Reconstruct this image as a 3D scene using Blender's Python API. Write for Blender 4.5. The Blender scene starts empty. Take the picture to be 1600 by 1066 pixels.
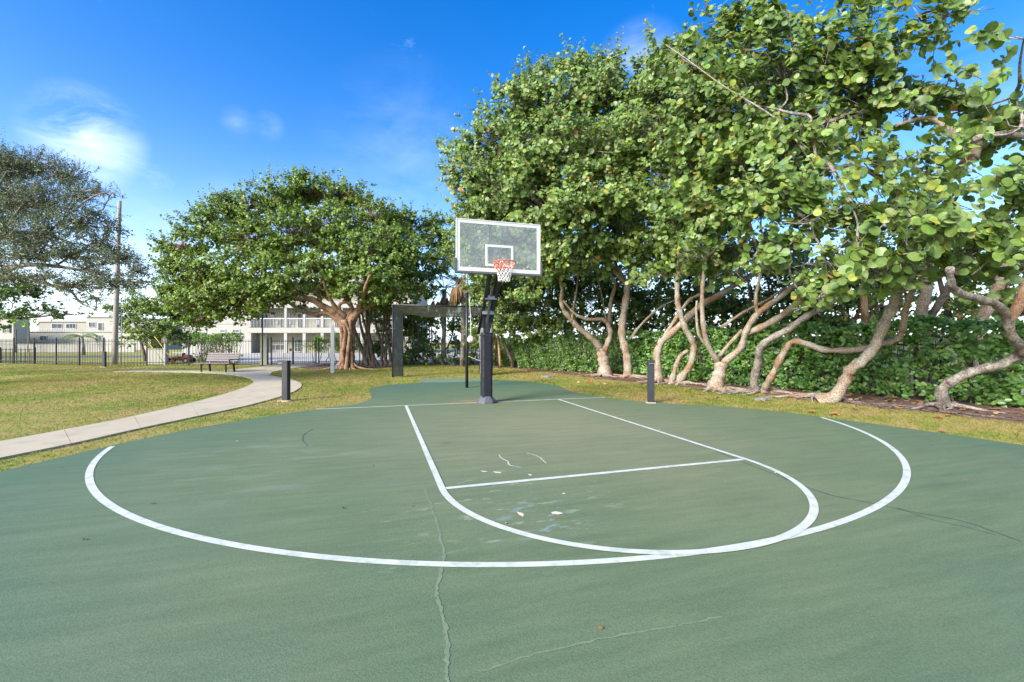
import bpy, bmesh, math, random
import numpy as np
from mathutils import Vector, Matrix
rng = np.random.default_rng(7); random.seed(7)
S = bpy.context.scene
COL = S.collection
R = math.radians
PI = math.pi
FT = .3048
# ---------------------------------------------------------------- camera, sky, sun, exposure
CAM = np.array([-2.4194, -10.053, 1.4455]); YAW = .2958; F = 685.2
cd = bpy.data.cameras.new('camera'); cam = bpy.data.objects.new('camera', cd); COL.objects.link(cam)
cam.location = CAM; cam.rotation_euler = (PI/2 + .002, 0, -YAW)
cd.sensor_width = 36; cd.lens = F/1600*36; cd.clip_end = 4000; cd.clip_start = .05
S.camera = cam
SUN_AZ = R(-120)          # compass direction of the sun seen from the court, measured from +y towards +x
SUN_EL = R(31)
w = bpy.data.worlds.new('World'); S.world = w; w.use_nodes = True
nt = w.node_tree; N = nt.nodes; Lk = nt.links
N.clear()
out = N.new('ShaderNodeOutputWorld'); bg = N.new('ShaderNodeBackground')
sky = N.new('ShaderNodeTexSky'); sky.sky_type = 'NISHITA'; sky.sun_disc = False
sky.sun_elevation = SUN_EL; sky.sun_rotation = SUN_AZ
sky.air_density = 1.0; sky.dust_density = 1.2; sky.ozone_density = 2.5
hs = N.new('ShaderNodeHueSaturation'); hs.inputs['Saturation'].default_value = 1.45; hs.inputs['Hue'].default_value = .511
Lk.new(sky.outputs[0], hs.inputs['Color'])
tc = N.new('ShaderNodeTexCoord')
def wmath(op, a, b=None, c=None):
    n = N.new('ShaderNodeMath'); n.operation = op
    for i, v in enumerate((a, b, c)):
        if v is None: continue
        if isinstance(v, (int, float)): n.inputs[i].default_value = v
        else: Lk.new(v, n.inputs[i])
    return n.outputs[0]
def ray_dir(px, py):
    x = (px-800)/F; z = -(py-533)/F; y = 1.
    c, s = math.cos(.002), math.sin(.002); y, z = c*y - s*z, s*y + c*z
    c, s = math.cos(YAW), math.sin(YAW)
    return np.array([c*x + s*y, -s*x + c*y, z])
nz = N.new('ShaderNodeTexNoise'); nz.inputs['Scale'].default_value = 7; nz.inputs['Detail'].default_value = 9
nz.inputs['Roughness'].default_value = .62; nz.inputs['Distortion'].default_value = .4
mp = N.new('ShaderNodeMapping'); mp.inputs['Scale'].default_value = (1, 1, 2.2)
Lk.new(tc.outputs['Generated'], mp.inputs[0]); Lk.new(mp.outputs[0], nz.inputs['Vector'])
acc = None
for (px, py, rad, amp) in ((135, 212, .08, .42), (372, 192, .03, .1), (420, 198, .03, .1), (1000, 112, .09, .22), (1500, 250, .2, .12), (470, 455, .25, .3), (80, 470, .25, .2), (640, 250, .2, .06)):
    d = ray_dir(px, py); d = d/np.linalg.norm(d)
    vd = N.new('ShaderNodeVectorMath'); vd.operation = 'DISTANCE'
    nn = N.new('ShaderNodeVectorMath'); nn.operation = 'NORMALIZE'; Lk.new(tc.outputs['Generated'], nn.inputs[0])
    Lk.new(nn.outputs[0], vd.inputs[0]); vd.inputs[1].default_value = tuple(d)
    m = wmath('MULTIPLY', wmath('SMOOTH_MAX', wmath('SUBTRACT', 1., wmath('DIVIDE', vd.outputs['Value'], rad)), 0., .1), amp)
    acc = m if acc is None else wmath('ADD', acc, m)
base_c = wmath('MULTIPLY', wmath('SUBTRACT', nz.outputs[0], .66), .5)
cl = wmath('ADD', wmath('MULTIPLY', acc, wmath('MAXIMUM', wmath('MULTIPLY', wmath('SUBTRACT', nz.outputs[0], .36), 4.2), 0)), wmath('MAXIMUM', base_c, 0))
cl = wmath('MINIMUM', cl, .62)
# pale haze that thickens towards the horizon all the way round
sx = N.new('ShaderNodeSeparateXYZ'); Lk.new(tc.outputs['Generated'], sx.inputs[0])
hz = wmath('MULTIPLY', wmath('POWER', wmath('SUBTRACT', 1., wmath('MINIMUM', wmath('ABSOLUTE', sx.outputs[2]), 1.)), 7.), .75)
mh = N.new('ShaderNodeMixRGB'); Lk.new(hz, mh.inputs[0]); Lk.new(hs.outputs[0], mh.inputs[1]); mh.inputs[2].default_value = (5.2, 5.9, 6.9, 1)
mx = N.new('ShaderNodeMixRGB'); Lk.new(cl, mx.inputs[0]); Lk.new(mh.outputs[0], mx.inputs[1]); mx.inputs[2].default_value = (7.2, 7.6, 8.2, 1)
Lk.new(mx.outputs[0], bg.inputs[0]); bg.inputs[1].default_value = .114
Lk.new(bg.outputs[0], out.inputs[0])
sd = bpy.data.lights.new('sun', 'SUN'); sd.energy = 2.9; sd.angle = R(24); sd.color = (1, .95, .87)
so = bpy.data.objects.new('sun', sd); COL.objects.link(so)
sv = Vector((math.sin(SUN_AZ)*math.cos(SUN_EL), math.cos(SUN_AZ)*math.cos(SUN_EL), math.sin(SUN_EL)))
so.rotation_euler = sv.to_track_quat('Z', 'Y').to_euler()
S.view_settings.view_transform = 'Standard'; S.view_settings.look = 'None'; S.view_settings.gamma = 1
S.view_settings.use_curve_mapping = False
S.view_settings.exposure = 1.56
S.render.engine = 'CYCLES'
S.cycles.max_bounces = 8; S.cycles.transparent_max_bounces = 24

# ---------------------------------------------------------------- geometry helpers
def at(px, py, depth): return CAM + ray_dir(px, py)*depth
def gp(px, py):
    d = ray_dir(px, py); t = -CAM[2]/d[2]; p = CAM + d*t
    return float(p[0]), float(p[1])
def depth_of(x, y): return (x-CAM[0])*math.sin(YAW) + (y-CAM[1])*math.cos(YAW)

def link(name, me, mat=None, parent=None):
    o = bpy.data.objects.new(name, me); COL.objects.link(o)
    if mat is not None:
        for m in (mat if isinstance(mat, (list, tuple)) else [mat]): me.materials.append(m)
    if parent is not None: o.parent = parent
    return o
def tag(o, label=None, cat=None, group=None, kind=None):
    if label: o['label'] = label
    if cat: o['category'] = cat
    if group: o['group'] = group
    if kind: o['kind'] = kind
    return o
def thing(name, label, cat, loc=(0, 0, 0), rz=0, group=None):
    o = bpy.data.objects.new(name, None); COL.objects.link(o); o.empty_display_size = .2
    o.location = loc; o.rotation_euler = (0, 0, rz)
    return tag(o, label, cat, group)
def local(o, parent):                       # parent a mesh whose vertices are in world space to a thing standing elsewhere
    o.parent = parent
    o.matrix_parent_inverse = parent_inv(parent)
def parent_inv(p):
    return (Matrix.Translation(p.location) @ p.rotation_euler.to_matrix().to_4x4()).inverted()

class MB:
    """collects shapes for ONE mesh object"""
    def __init__(s): s.v = []; s.f = []; s.sm = []
    def add(s, vs, fs, smooth=False):
        o = len(s.v); s.v += [tuple(map(float, v)) for v in vs]; s.f += [tuple(i+o for i in f) for f in fs]; s.sm += [smooth]*len(fs)
        return s
    def box(s, c, size, M=None, taper=1.):
        x, y, z = [a/2 for a in size]
        vs = [Vector((sx*x*(taper if sz > 0 else 1), sy*y*(taper if sz > 0 else 1), sz*z)) for sz in (-1, 1) for sy in (-1, 1) for sx in (-1, 1)]
        if M is not None: vs = [M @ v for v in vs]
        vs = [(v[0]+c[0], v[1]+c[1], v[2]+c[2]) for v in vs]
        return s.add(vs, [(0, 2, 3, 1), (4, 5, 7, 6), (0, 1, 5, 4), (2, 6, 7, 3), (0, 4, 6, 2), (1, 3, 7, 5)])
    def bar(s, a, b, wx, wy, up=(0, 0, 1)):
        a = Vector(a); b = Vector(b); d = (b-a); L = d.length; z = d.normalized()
        x = Vector(up).cross(z)
        if x.length < 1e-4: x = Vector((1, 0, 0))
        x.normalize(); y = z.cross(x)
        M = Matrix((x, y, z)).transposed()
        return s.box((a+b)/2, (wx, wy, L), M)
    def tube(s, pts, rad, n=10, closed=False, cap=True, smooth=True):
        P = [Vector(p) for p in pts]; m = len(P)
        if not hasattr(rad, '__len__'): rad = [rad]*m
        vs = []; prev = None
        for i in range(m):
            if closed: t = P[(i+1) % m]-P[i-1]
            else: t = P[min(i+1, m-1)]-P[max(i-1, 0)]
            t.normalize()
            if prev is None:
                a = Vector((0, 0, 1)) if abs(t.z) < .9 else Vector((1, 0, 0)); u = a.cross(t).normalized()
            else:
                u = (prev - t*prev.dot(t)).normalized()
            prev = u; v_ = t.cross(u)
            for k in range(n):
                an = 2*PI*k/n; vs.append(P[i]+(u*math.cos(an)+v_*math.sin(an))*rad[i])
        fs = []
        for i in range(m if closed else m-1):
            j = (i+1) % m
            for k in range(n): fs.append((i*n+k, i*n+(k+1) % n, j*n+(k+1) % n, j*n+k))
        s.add(vs, fs, smooth)
        if cap and not closed:
            o = len(s.v)-m*n
            s.f.append(tuple(o+k for k in reversed(range(n)))); s.f.append(tuple(o+(m-1)*n+k for k in range(n))); s.sm += [False, False]
        return s
    def sheet(s, pts, z):
        return s.add([(p[0], p[1], z) for p in pts], [tuple(range(len(pts)))])
    def ribbon(s, pts, wd, z):
        P = [Vector((p[0], p[1])) for p in pts]; vs = []
        for i, p in enumerate(P):
            t = (P[min(i+1, len(P)-1)]-P[max(i-1, 0)]).normalized(); n = Vector((-t.y, t.x))
            ww = wd[i] if hasattr(wd, '__len__') else wd
            vs += [(*(p+n*ww/2), z), (*(p-n*ww/2), z)]
        return s.add(vs, [(2*i, 2*i+1, 2*i+3, 2*i+2) for i in range(len(P)-1)])
    def mesh(s, name):
        me = bpy.data.meshes.new(name); me.from_pydata(s.v, [], s.f)
        me.polygons.foreach_set('use_smooth', s.sm); me.update(); return me
    def build(s, name, mat, parent=None, bevel=0, world=False):
        me = s.mesh(name)
        bm = bmesh.new(); bm.from_mesh(me); bmesh.ops.recalc_face_normals(bm, faces=bm.faces)
        if bevel: bmesh.ops.bevel(bm, geom=[e for e in bm.edges if len(e.link_faces) == 2 and e.calc_face_angle(0) > .5], offset=bevel, segments=2, affect='EDGES', clamp_overlap=True)
        bm.to_mesh(me); bm.free()
        o = link(name, me, mat)
        if parent is not None:
            if world: local(o, parent)
            else: o.parent = parent
        return o

def smooth_path(P, k=5):
    P = [np.array(p, float) for p in P]
    if len(P) < 3: k = k*2
    Q = [2*P[0]-P[1]] + P + [2*P[-1]-P[-2]]; o = []
    for i in range(1, len(Q)-2):
        for t in np.linspace(0, 1, k, endpoint=False):
            a, b, c, d = Q[i-1:i+3]
            o.append(.5*((2*b)+(-a+c)*t+(2*a-5*b+4*c-d)*t*t+(-a+3*b-3*c+d)*t**3))
    o.append(P[-1]); return o
def round_poly(P, k=6):
    n = len(P); P = [np.array(p, float) for p in P]; o = []
    for i in range(n):
        a, b, c, d = P[i-1], P[i], P[(i+1) % n], P[(i+2) % n]
        for t in np.linspace(0, 1, k, endpoint=False):
            o.append(.5*((2*b)+(-a+c)*t+(2*a-5*b+4*c-d)*t*t+(-a+3*b-3*c+d)*t**3))
    return o
def in_poly(P, X, Y):
    P = np.array(P); ins = np.zeros(len(X), bool); j = len(P)-1
    for i in range(len(P)):
        xi, yi, xj, yj = P[i, 0], P[i, 1], P[j, 0], P[j, 1]
        c = ((yi > Y) != (yj > Y)) & (X < (xj-xi)*(Y-yi)/(yj-yi+1e-12)+xi)
        ins ^= c; j = i
    return ins

# fast meshes from arrays: all faces share one vertex count
def np_mesh(name, V, Fc, attrs=None, smooth=False):
    me = bpy.data.meshes.new(name); nv = len(V); nf, k = Fc.shape
    me.vertices.add(nv); me.vertices.foreach_set('co', V.astype(np.float32).ravel())
    me.loops.add(nf*k); me.loops.foreach_set('vertex_index', Fc.astype(np.int32).ravel())
    me.polygons.add(nf); me.polygons.foreach_set('loop_start', np.arange(0, nf*k, k, dtype=np.int32))
    try: me.polygons.foreach_set('loop_total', np.full(nf, k, np.int32))
    except Exception: pass
    if smooth: me.polygons.foreach_set('use_smooth', np.ones(nf, bool))
    for nm, (typ, A) in (attrs or {}).items():
        a = me.attributes.new(nm, typ, 'POINT')
        a.data.foreach_set('color' if typ == 'FLOAT_COLOR' else 'vector', A.astype(np.float32).ravel())
    me.update(calc_edges=True); return me

# ---------------------------------------------------------------- materials
def mat_base(name):
    m = bpy.data.materials.new(name); m.use_nodes = True; t = m.node_tree
    return m, t, t.nodes['Principled BSDF']
def nodef(t):
    def nd(typ, **kw):
        n = t.nodes.new(typ)
        for k, v in kw.items():
            if k in n.inputs: n.inputs[k].default_value = v
            else: setattr(n, k, v)
        return n
    return nd
def ramp(t, fac, stops):
    r = t.nodes.new('ShaderNodeValToRGB'); e = r.color_ramp.elements
    while len(e) < len(stops): e.new(.5)
    for el, (p, c) in zip(e, stops): el.position = p; el.color = (*c, 1)
    t.links.new(fac, r.inputs[0]); return r.outputs[0]
def surf(name, c1, c2=None, rough=.7, scale=8, bump=.1, bscale=60, metal=0, spec=.4, detail=6, stretch=(1, 1, 1), big=None):
    """two-tone noisy surface with relief; big = (scale, colour, amount) adds wear patches"""
    m, t, b = mat_base(name); nd = nodef(t); L = t.links
    co = nd('ShaderNodeTexCoord'); mp = nd('ShaderNodeMapping'); mp.inputs['Scale'].default_value = stretch
    L.new(co.outputs['Object'], mp.inputs[0])
    n1 = nd('ShaderNodeTexNoise', Scale=scale, Detail=detail, Roughness=.6); L.new(mp.outputs[0], n1.inputs['Vector'])
    c2 = c2 or tuple(x*.8 for x in c1)
    colr = ramp(t, n1.outputs[0], [(.32, c1), (.68, c2)])
    if big:
        n3 = nd('ShaderNodeTexNoise', Scale=big[0], Detail=5.); L.new(mp.outputs[0], n3.inputs['Vector'])
        f = ramp(t, n3.outputs[0], [(.5, (0, 0, 0)), (.7, (big[2],)*3)])
        mxx = nd('ShaderNodeMixRGB'); L.new(f, mxx.inputs[0]); L.new(colr, mxx.inputs[1]); mxx.inputs[2].default_value = (*big[1], 1); colr = mxx.outputs[0]
    L.new(colr, b.inputs['Base Color'])
    b.inputs['Roughness'].default_value = rough; b.inputs['Metallic'].default_value = metal; b.inputs['Specular IOR Level'].default_value = spec
    if bump:
        n2 = nd('ShaderNodeTexNoise', Scale=bscale, Detail=5.); L.new(mp.outputs[0], n2.inputs['Vector'])
        bp = nd('ShaderNodeBump', Strength=bump, Distance=.02); L.new(n2.outputs[0], bp.inputs['Height']); L.new(bp.outputs[0], b.inputs['Normal'])
    return m
def leaf_mat(name, vein=0, trans=.3, rough=.42, spec=.35):
    m, t, b = mat_base(name); nd = nodef(t); L = t.links
    a = nd('ShaderNodeAttribute', attribute_name='tint'); colr = a.outputs['Color']
    if vein:
        lc = nd('ShaderNodeAttribute', attribute_name='lc'); sp = nd('ShaderNodeSeparateXYZ'); L.new(lc.outputs['Vector'], sp.inputs[0])
        ab = nd('ShaderNodeMath', operation='ABSOLUTE'); L.new(sp.outputs[0], ab.inputs[0])
        # side veins fan out from the midrib
        q = nd('ShaderNodeMath', operation='MULTIPLY_ADD'); L.new(ab.outputs[0], q.inputs[0]); q.inputs[1].default_value = -.7; L.new(sp.outputs[1], q.inputs[2])
        sn = nd('ShaderNodeMath', operation='MULTIPLY'); L.new(q.outputs[0], sn.inputs[0]); sn.inputs[1].default_value = 34.
        si = nd('ShaderNodeMath', operation='SINE'); L.new(sn.outputs[0], si.inputs[0])
        v1 = ramp(t, si.outputs[0], [(.86, (0, 0, 0)), (1., (.5,)*3)])
        v2 = ramp(t, ab.outputs[0], [(.0, (1, 1, 1)), (.035, (0, 0, 0))])
        ad = nd('ShaderNodeMath', operation='MAXIMUM'); L.new(v1, ad.inputs[0]); L.new(v2, ad.inputs[1])
        fm = nd('ShaderNodeMath', operation='MULTIPLY'); L.new(ad.outputs[0], fm.inputs[0]); fm.inputs[1].default_value = vein
        mxx = nd('ShaderNodeMixRGB'); L.new(fm.outputs[0], mxx.inputs[0]); L.new(colr, mxx.inputs[1]); mxx.inputs[2].default_value = (.2, .24, .1, 1); colr = mxx.outputs[0]
        pz = nd('ShaderNodeTexNoise', Scale=3.2, Detail=4.); L.new(lc.outputs['Vector'], pz.inputs['Vector'])
        pr = ramp(t, pz.outputs[0], [(.35, (.82,)*3), (.65, (1.12,)*3)])
        mu = nd('ShaderNodeMixRGB', blend_type='MULTIPLY'); mu.inputs[0].default_value = 1; L.new(colr, mu.inputs[1]); L.new(pr, mu.inputs[2]); colr = mu.outputs[0]
    L.new(colr, b.inputs['Base Color']); b.inputs['Roughness'].default_value = rough; b.inputs['Specular IOR Level'].default_value = spec
    tr = nd('ShaderNodeBsdfTranslucent')
    hsv = nd('ShaderNodeHueSaturation'); hsv.inputs['Hue'].default_value = .475; hsv.inputs['Saturation'].default_value = 1.15; hsv.inputs['Value'].default_value = 1.6; L.new(colr, hsv.inputs['Color'])
    L.new(hsv.outputs[0], tr.inputs[0])
    ms = nd('ShaderNodeMixShader'); ms.inputs[0].default_value = trans
    L.new(b.outputs[0], ms.inputs[1]); L.new(tr.outputs[0], ms.inputs[2]); L.new(ms.outputs[0], t.nodes['Material Output'].inputs[0])
    return m

M = {}
M['leaf_vein'] = leaf_mat('broad_leaf', vein=.45, trans=.28)
M['leaf'] = leaf_mat('far_leaf', trans=.25)
M['hedge_leaf'] = leaf_mat('hedge_leaf', vein=.2, trans=.34, rough=.33, spec=.5)
def bark(name, c1, c2, c3, sc=5.):
    m, t, b = mat_base(name); nd = nodef(t); L = t.links
    co = nd('ShaderNodeTexCoord'); n1 = nd('ShaderNodeTexNoise', Scale=sc, Detail=8., Roughness=.7); L.new(co.outputs['Object'], n1.inputs['Vector'])
    c = ramp(t, n1.outputs[0], [(.38, c1), (.48, c2), (.6, c3)])
    n4 = nd('ShaderNodeTexNoise', Scale=38., Detail=6.); L.new(co.outputs['Object'], n4.inputs['Vector'])
    fl = ramp(t, n4.outputs[0], [(.36, (.42,)*3), (.56, (1.08,)*3)])
    mu = nd('ShaderNodeMixRGB', blend_type='MULTIPLY'); mu.inputs[0].default_value = 1; L.new(c, mu.inputs[1]); L.new(fl, mu.inputs[2])
    L.new(mu.outputs[0], b.inputs['Base Color']); b.inputs['Roughness'].default_value = .85
    bp = nd('ShaderNodeBump', Strength=.55, Distance=.02); L.new(n4.outputs[0], bp.inputs['Height']); L.new(bp.outputs[0], b.inputs['Normal'])
    return m
M['bark'] = bark('pale_bark', (.26, .14, .075), (.30, .235, .165), (.37, .33, .27), 2.6)
M['bark_grey'] = bark('grey_bark', (.09, .07, .06), (.22, .185, .15), (.33, .30, .26), 5.)
M['bark_red'] = bark('ropy_bark', (.12, .06, .035), (.3, .16, .085), (.38, .25, .15), 3.)
M['bark_dark'] = bark('dark_bark', (.06, .045, .035), (.13, .1, .075), (.2, .16, .12), 4.)
M['twig'] = surf('twig', (.16, .1, .06), (.25, .18, .12), .85, 6, 0)
M['black'] = surf('black_paint', (.012, .012, .013), (.02, .02, .022), .42, 12, .05, 90, spec=.5)
M['bollard'] = surf('charcoal_paint', (.022, .022, .028), (.034, .033, .042), .5, 6, .04, 90, spec=.45)
M['white_metal'] = surf('white_metal', (.58, .58, .55), (.5, .5, .48), .45, 6, .03, 60)
M['white_paint'] = surf('white_paint', (.55, .56, .51), (.47, .49, .44), .7, 5, .05, 150, big=(13., (.30, .38, .28), .75))
M['steel'] = surf('galvanised', (.3, .31, .32), (.22, .22, .24), .4, 20, .02, 60, metal=.5)
M['concrete'] = surf('concrete_path', (.40, .34, .235), (.45, .39, .28), .9, 1.2, .25, 90, detail=9, big=(2.5, (.29, .255, .185), .5))
M['rimorange'] = surf('rim_orange', (.75, .13, .04), (.62, .09, .03), .45, 20, .02)
M['netwhite'] = surf('net_white', (.78, .76, .7), (.66, .62, .56), .8, 20, 0)
M['netred'] = surf('net_red', (.7, .2, .1), (.75, .35, .25), .8, 20, 0)
M['greypad'] = surf('grey_pad', (.07, .075, .08), (.1, .1, .11), .55, 20, .05)
M['stucco'] = surf('white_stucco', (.37, .355, .31), (.33, .32, .28), .9, .6, .2, 30)
M['stucco2'] = surf('cream_stucco', (.34, .32, .25), (.30, .28, .22), .9, .6, .2, 30)
M['winglass'] = surf('window_glass', (.05, .06, .07), (.12, .14, .16), .12, .8, 0, spec=.7)
M['winframe'] = surf('window_frame', (.5, .5, .48), (.42, .42, .4), .6, 6, 0)
M['block'] = surf('painted_block', (.36, .38, .31), (.32, .34, .28), .9, 4, .3, 40)
M['wood_pole'] = surf('weathered_pole', (.36, .32, .27), (.25, .22, .18), .9, 3, .3, 30, stretch=(6, 6, .6))
M['slat'] = surf('plank_plastic', (.21, .18, .18), (.15, .13, .135), .75, 6, .1, 40, stretch=(1, 5, 5))
M['rock'] = surf('limestone', (.22, .22, .2), (.14, .14, .13), .9, 12, .5, 20)
M['frond_dead'] = surf('dead_frond', (.36, .22, .11), (.22, .13, .07), .9, 5, .2)
M['red'] = surf('red_body', (.3, .04, .025), (.24, .05, .03), .5, 4, .02)
M['rubber'] = surf('rubber', (.015, .015, .015), None, .8, 8, .1)
M['yellow'] = surf('yellow_guard', (.7, .5, .05), None, .5, 8, 0)
M['ball'] = surf('ball_white', (.72, .66, .62), (.6, .45, .4), .6, 14, .05)
M['orange_leaf'] = surf('dry_leaf_orange', (.5, .22, .06), (.38, .14, .04), .7, 14, .1)
M['tan_leaf'] = surf('dry_leaf_tan', (.42, .3, .17), (.3, .19, .1), .7, 14, .1)
M['root'] = M['bark_grey']
M['sand'] = surf('pale_paving', (.42, .40, .35), (.36, .34, .3), .95, .7, .3, 40)
M['asphalt'] = surf('asphalt', (.12, .12, .115), (.09, .09, .09), .95, 2, .3, 60)

# court paint
def court_mat():
    m, t, b = mat_base('court_paint'); nd = nodef(t); L = t.links
    co = nd('ShaderNodeTexCoord'); P = co.outputs['Object']
    n1 = nd('ShaderNodeTexNoise', Scale=.33, Detail=4., Roughness=.55, Distortion=.6); L.new(P, n1.inputs['Vector'])
    c = ramp(t, n1.outputs[0], [(.3, (.060, .120, .070)), (.48, (.085, .142, .075)), (.66, (.125, .165, .090))])
    # pale dull centre, turning to darker bluish green towards the rim
    dist = nd('ShaderNodeVectorMath', operation='DISTANCE'); L.new(P, dist.inputs[0]); dist.inputs[1].default_value = (.4, -3.4, 0)
    n2 = nd('ShaderNodeTexNoise', Scale=.9, Detail=5.); L.new(P, n2.inputs['Vector'])
    dd = nd('ShaderNodeMath', operation='MULTIPLY_ADD'); L.new(n2.outputs[0], dd.inputs[0]); dd.inputs[1].default_value = 3.; L.new(dist.outputs['Value'], dd.inputs[2])
    fw = ramp(t, dd.outputs[0], [(0, (0, 0, 0)), (1, (1, 1, 1))])
    mr = nd('ShaderNodeMapRange'); L.new(dd.outputs[0], mr.inputs[0]); mr.inputs[1].default_value = 2.; mr.inputs[2].default_value = 9.5
    wr = ramp(t, mr.outputs[0], [(0., (.215, .212, .126)), (.5, (.126, .162, .085)), (1., (.062, .126, .080))])
    mxx = nd('ShaderNodeMixRGB'); mxx.inputs[0].default_value = .72; L.new(c, mxx.inputs[1]); L.new(wr, mxx.inputs[2]); c = mxx.outputs[0]
    # streaky squeegee marks
    mp = nd('ShaderNodeMapping'); mp.inputs['Scale'].default_value = (.7, 5, 1); mp.inputs['Rotation'].default_value = (0, 0, .35); L.new(P, mp.inputs[0])
    n3 = nd('ShaderNodeTexNoise', Scale=1.6, Detail=7., Roughness=.65); L.new(mp.outputs[0], n3.inputs['Vector'])
    s = ramp(t, n3.outputs[0], [(.3, (.84, .87, .86)), (.7, (1.17, 1.13, 1.12))])
    mu = nd('ShaderNodeMixRGB', blend_type='MULTIPLY'); mu.inputs[0].default_value = 1; L.new(c, mu.inputs[1]); L.new(s, mu.inputs[2]); c = mu.outputs[0]
    # fine grit
    n4 = nd('ShaderNodeTexNoise', Scale=120., Detail=3.); L.new(P, n4.inputs['Vector'])
    s = ramp(t, n4.outputs[0], [(.35, (.82,)*3), (.65, (1.16,)*3)])
    mu = nd('ShaderNodeMixRGB', blend_type='MULTIPLY'); mu.inputs[0].default_value = .8; L.new(c, mu.inputs[1]); L.new(s, mu.inputs[2]); c = mu.outputs[0]
    # round dark drip spots, sparse
    v = nd('ShaderNodeTexVoronoi', Scale=.62); L.new(P, v.inputs['Vector'])
    nw = nd('ShaderNodeTexNoise', Scale=14., Detail=3.); L.new(P, nw.inputs['Vector'])
    va = nd('ShaderNodeMath', operation='MULTIPLY_ADD'); L.new(nw.outputs[0], va.inputs[0]); va.inputs[1].default_value = .05; L.new(v.outputs['Distance'], va.inputs[2])
    s = ramp(t, va.outputs[0], [(.045, (.62,)*3), (.085, (1, 1, 1))])
    mu = nd('ShaderNodeMixRGB', blend_type='MULTIPLY'); mu.inputs[0].default_value = .7; L.new(c, mu.inputs[1]); L.new(s, mu.inputs[2]); c = mu.outputs[0]
    # chalky scuffs gathered round the free-throw area, plus a pale blue smear
    for (cx, cy, rad, colr, sc, lo, amt) in ((*gp(790, 790), 1.3, (.36, .42, .34), 5.5, .6, .75), (*gp(850, 812), .5, (.30, .42, .50), 11., .56, .55), (*gp(640, 835), 1.0, (.36, .42, .34), 8., .62, .4), (-3.4, -4.2, 2.6, (.19, .25, .19), 1.4, .53, .4), (-.2, .2, .9, (.32, .2, .08), 5., .47, .7)):
        ds = nd('ShaderNodeVectorMath', operation='DISTANCE'); L.new(P, ds.inputs[0]); ds.inputs[1].default_value = (cx, cy, 0)
        mr = nd('ShaderNodeMapRange'); L.new(ds.outputs['Value'], mr.inputs[0]); mr.inputs[1].default_value = rad; mr.inputs[2].default_value = 0
        mpp = nd('ShaderNodeMapping'); mpp.inputs['Scale'].default_value = (.55, 1.5, 1); mpp.inputs['Rotation'].default_value = (0, 0, .3+cx); L.new(P, mpp.inputs[0])
        nn = nd('ShaderNodeTexNoise', Scale=sc, Detail=6., Roughness=.6); L.new(mpp.outputs[0], nn.inputs['Vector'])
        rr = ramp(t, nn.outputs[0], [(lo, (0, 0, 0)), (lo+.13, (1, 1, 1))])
        pr = nd('ShaderNodeMath', operation='MULTIPLY'); L.new(rr, pr.inputs[0]); L.new(mr.outputs[0], pr.inputs[1])
        pq = nd('ShaderNodeMath', operation='MULTIPLY', use_clamp=True); L.new(pr.outputs[0], pq.inputs[0]); pq.inputs[1].default_value = amt*1.6
        mxx = nd('ShaderNodeMixRGB'); L.new(pq.outputs[0], mxx.inputs[0]); L.new(c, mxx.inputs[1]); mxx.inputs[2].default_value = (*colr, 1); c = mxx.outputs[0]
    L.new(c, b.inputs['Base Color']); b.inputs['Roughness'].default_value = .72; b.inputs['Specular IOR Level'].default_value = .3
    bp = nd('ShaderNodeBump', Strength=.25, Distance=.01); L.new(n4.outputs[0], bp.inputs['Height']); L.new(bp.outputs[0], b.inputs['Normal'])
    return m
M['court'] = court_mat()

def grass_mat(name, blade):
    m, t, b = mat_base(name); nd = nodef(t); L = t.links
    co = nd('ShaderNodeTexCoord'); P = co.outputs['Object']
    n1 = nd('ShaderNodeTexNoise', Scale=.35, Detail=6., Roughness=.65); L.new(P, n1.inputs['Vector'])
    n2 = nd('ShaderNodeTexNoise', Scale=2.2, Detail=9., Roughness=.8); L.new(P, n2.inputs['Vector'])
    ad = nd('ShaderNodeMath', operation='MULTIPLY_ADD'); L.new(n2.outputs[0], ad.inputs[0]); ad.inputs[1].default_value = .75
    ml = nd('ShaderNodeMath', operation='MULTIPLY'); L.new(n1.outputs[0], ml.inputs[0]); ml.inputs[1].default_value = .6; L.new(ml.outputs[0], ad.inputs[2])
    c = ramp(t, ad.outputs[0], [(.50, (.12, .20, .035)), (.61, (.22, .26, .05)), (.70, (.34, .30, .09)), (.83, (.43, .30, .15))])
    n3 = nd('ShaderNodeTexNoise', Scale=(45. if blade else 130.), Detail=5.); L.new(P, n3.inputs['Vector'])
    s = ramp(t, n3.outputs[0], [(.3, (.85, .87, .85)), (.65, (1.1, 1.08, 1.05))] if blade else [(.3, (.75, .78, .75)), (.65, (1.1, 1.08, 1.05))])
    mu = nd('ShaderNodeMixRGB', blend_type='MULTIPLY'); mu.inputs[0].default_value = .9; L.new(c, mu.inputs[1]); L.new(s, mu.inputs[2]); c = mu.outputs[0]
    L.new(c, b.inputs['Base Color']); b.inputs['Roughness'].default_value = .85; b.inputs['Specular IOR Level'].default_value = .15
    bp = nd('ShaderNodeBump', Strength=.6, Distance=.03); L.new(n3.outputs[0], bp.inputs['Height'])
    if not blade: L.new(bp.outputs[0], b.inputs['Normal'])
    else:
        tr = nd('ShaderNodeBsdfTranslucent'); L.new(c, tr.inputs[0]); ms = nd('ShaderNodeMixShader'); ms.inputs[0].default_value = .45
        L.new(b.outputs[0], ms.inputs[1]); L.new(tr.outputs[0], ms.inputs[2]); L.new(ms.outputs[0], t.nodes['Material Output'].inputs[0])
    return m
M['lawn'] = grass_mat('lawn', False); M['blade'] = grass_mat('grass_blade', True)
M['mulch'] = surf('mulch', (.09, .045, .032), (.17, .10, .07), .95, 9, .9, 30, big=(1.3, (.24, .16, .13), .6))
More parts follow.
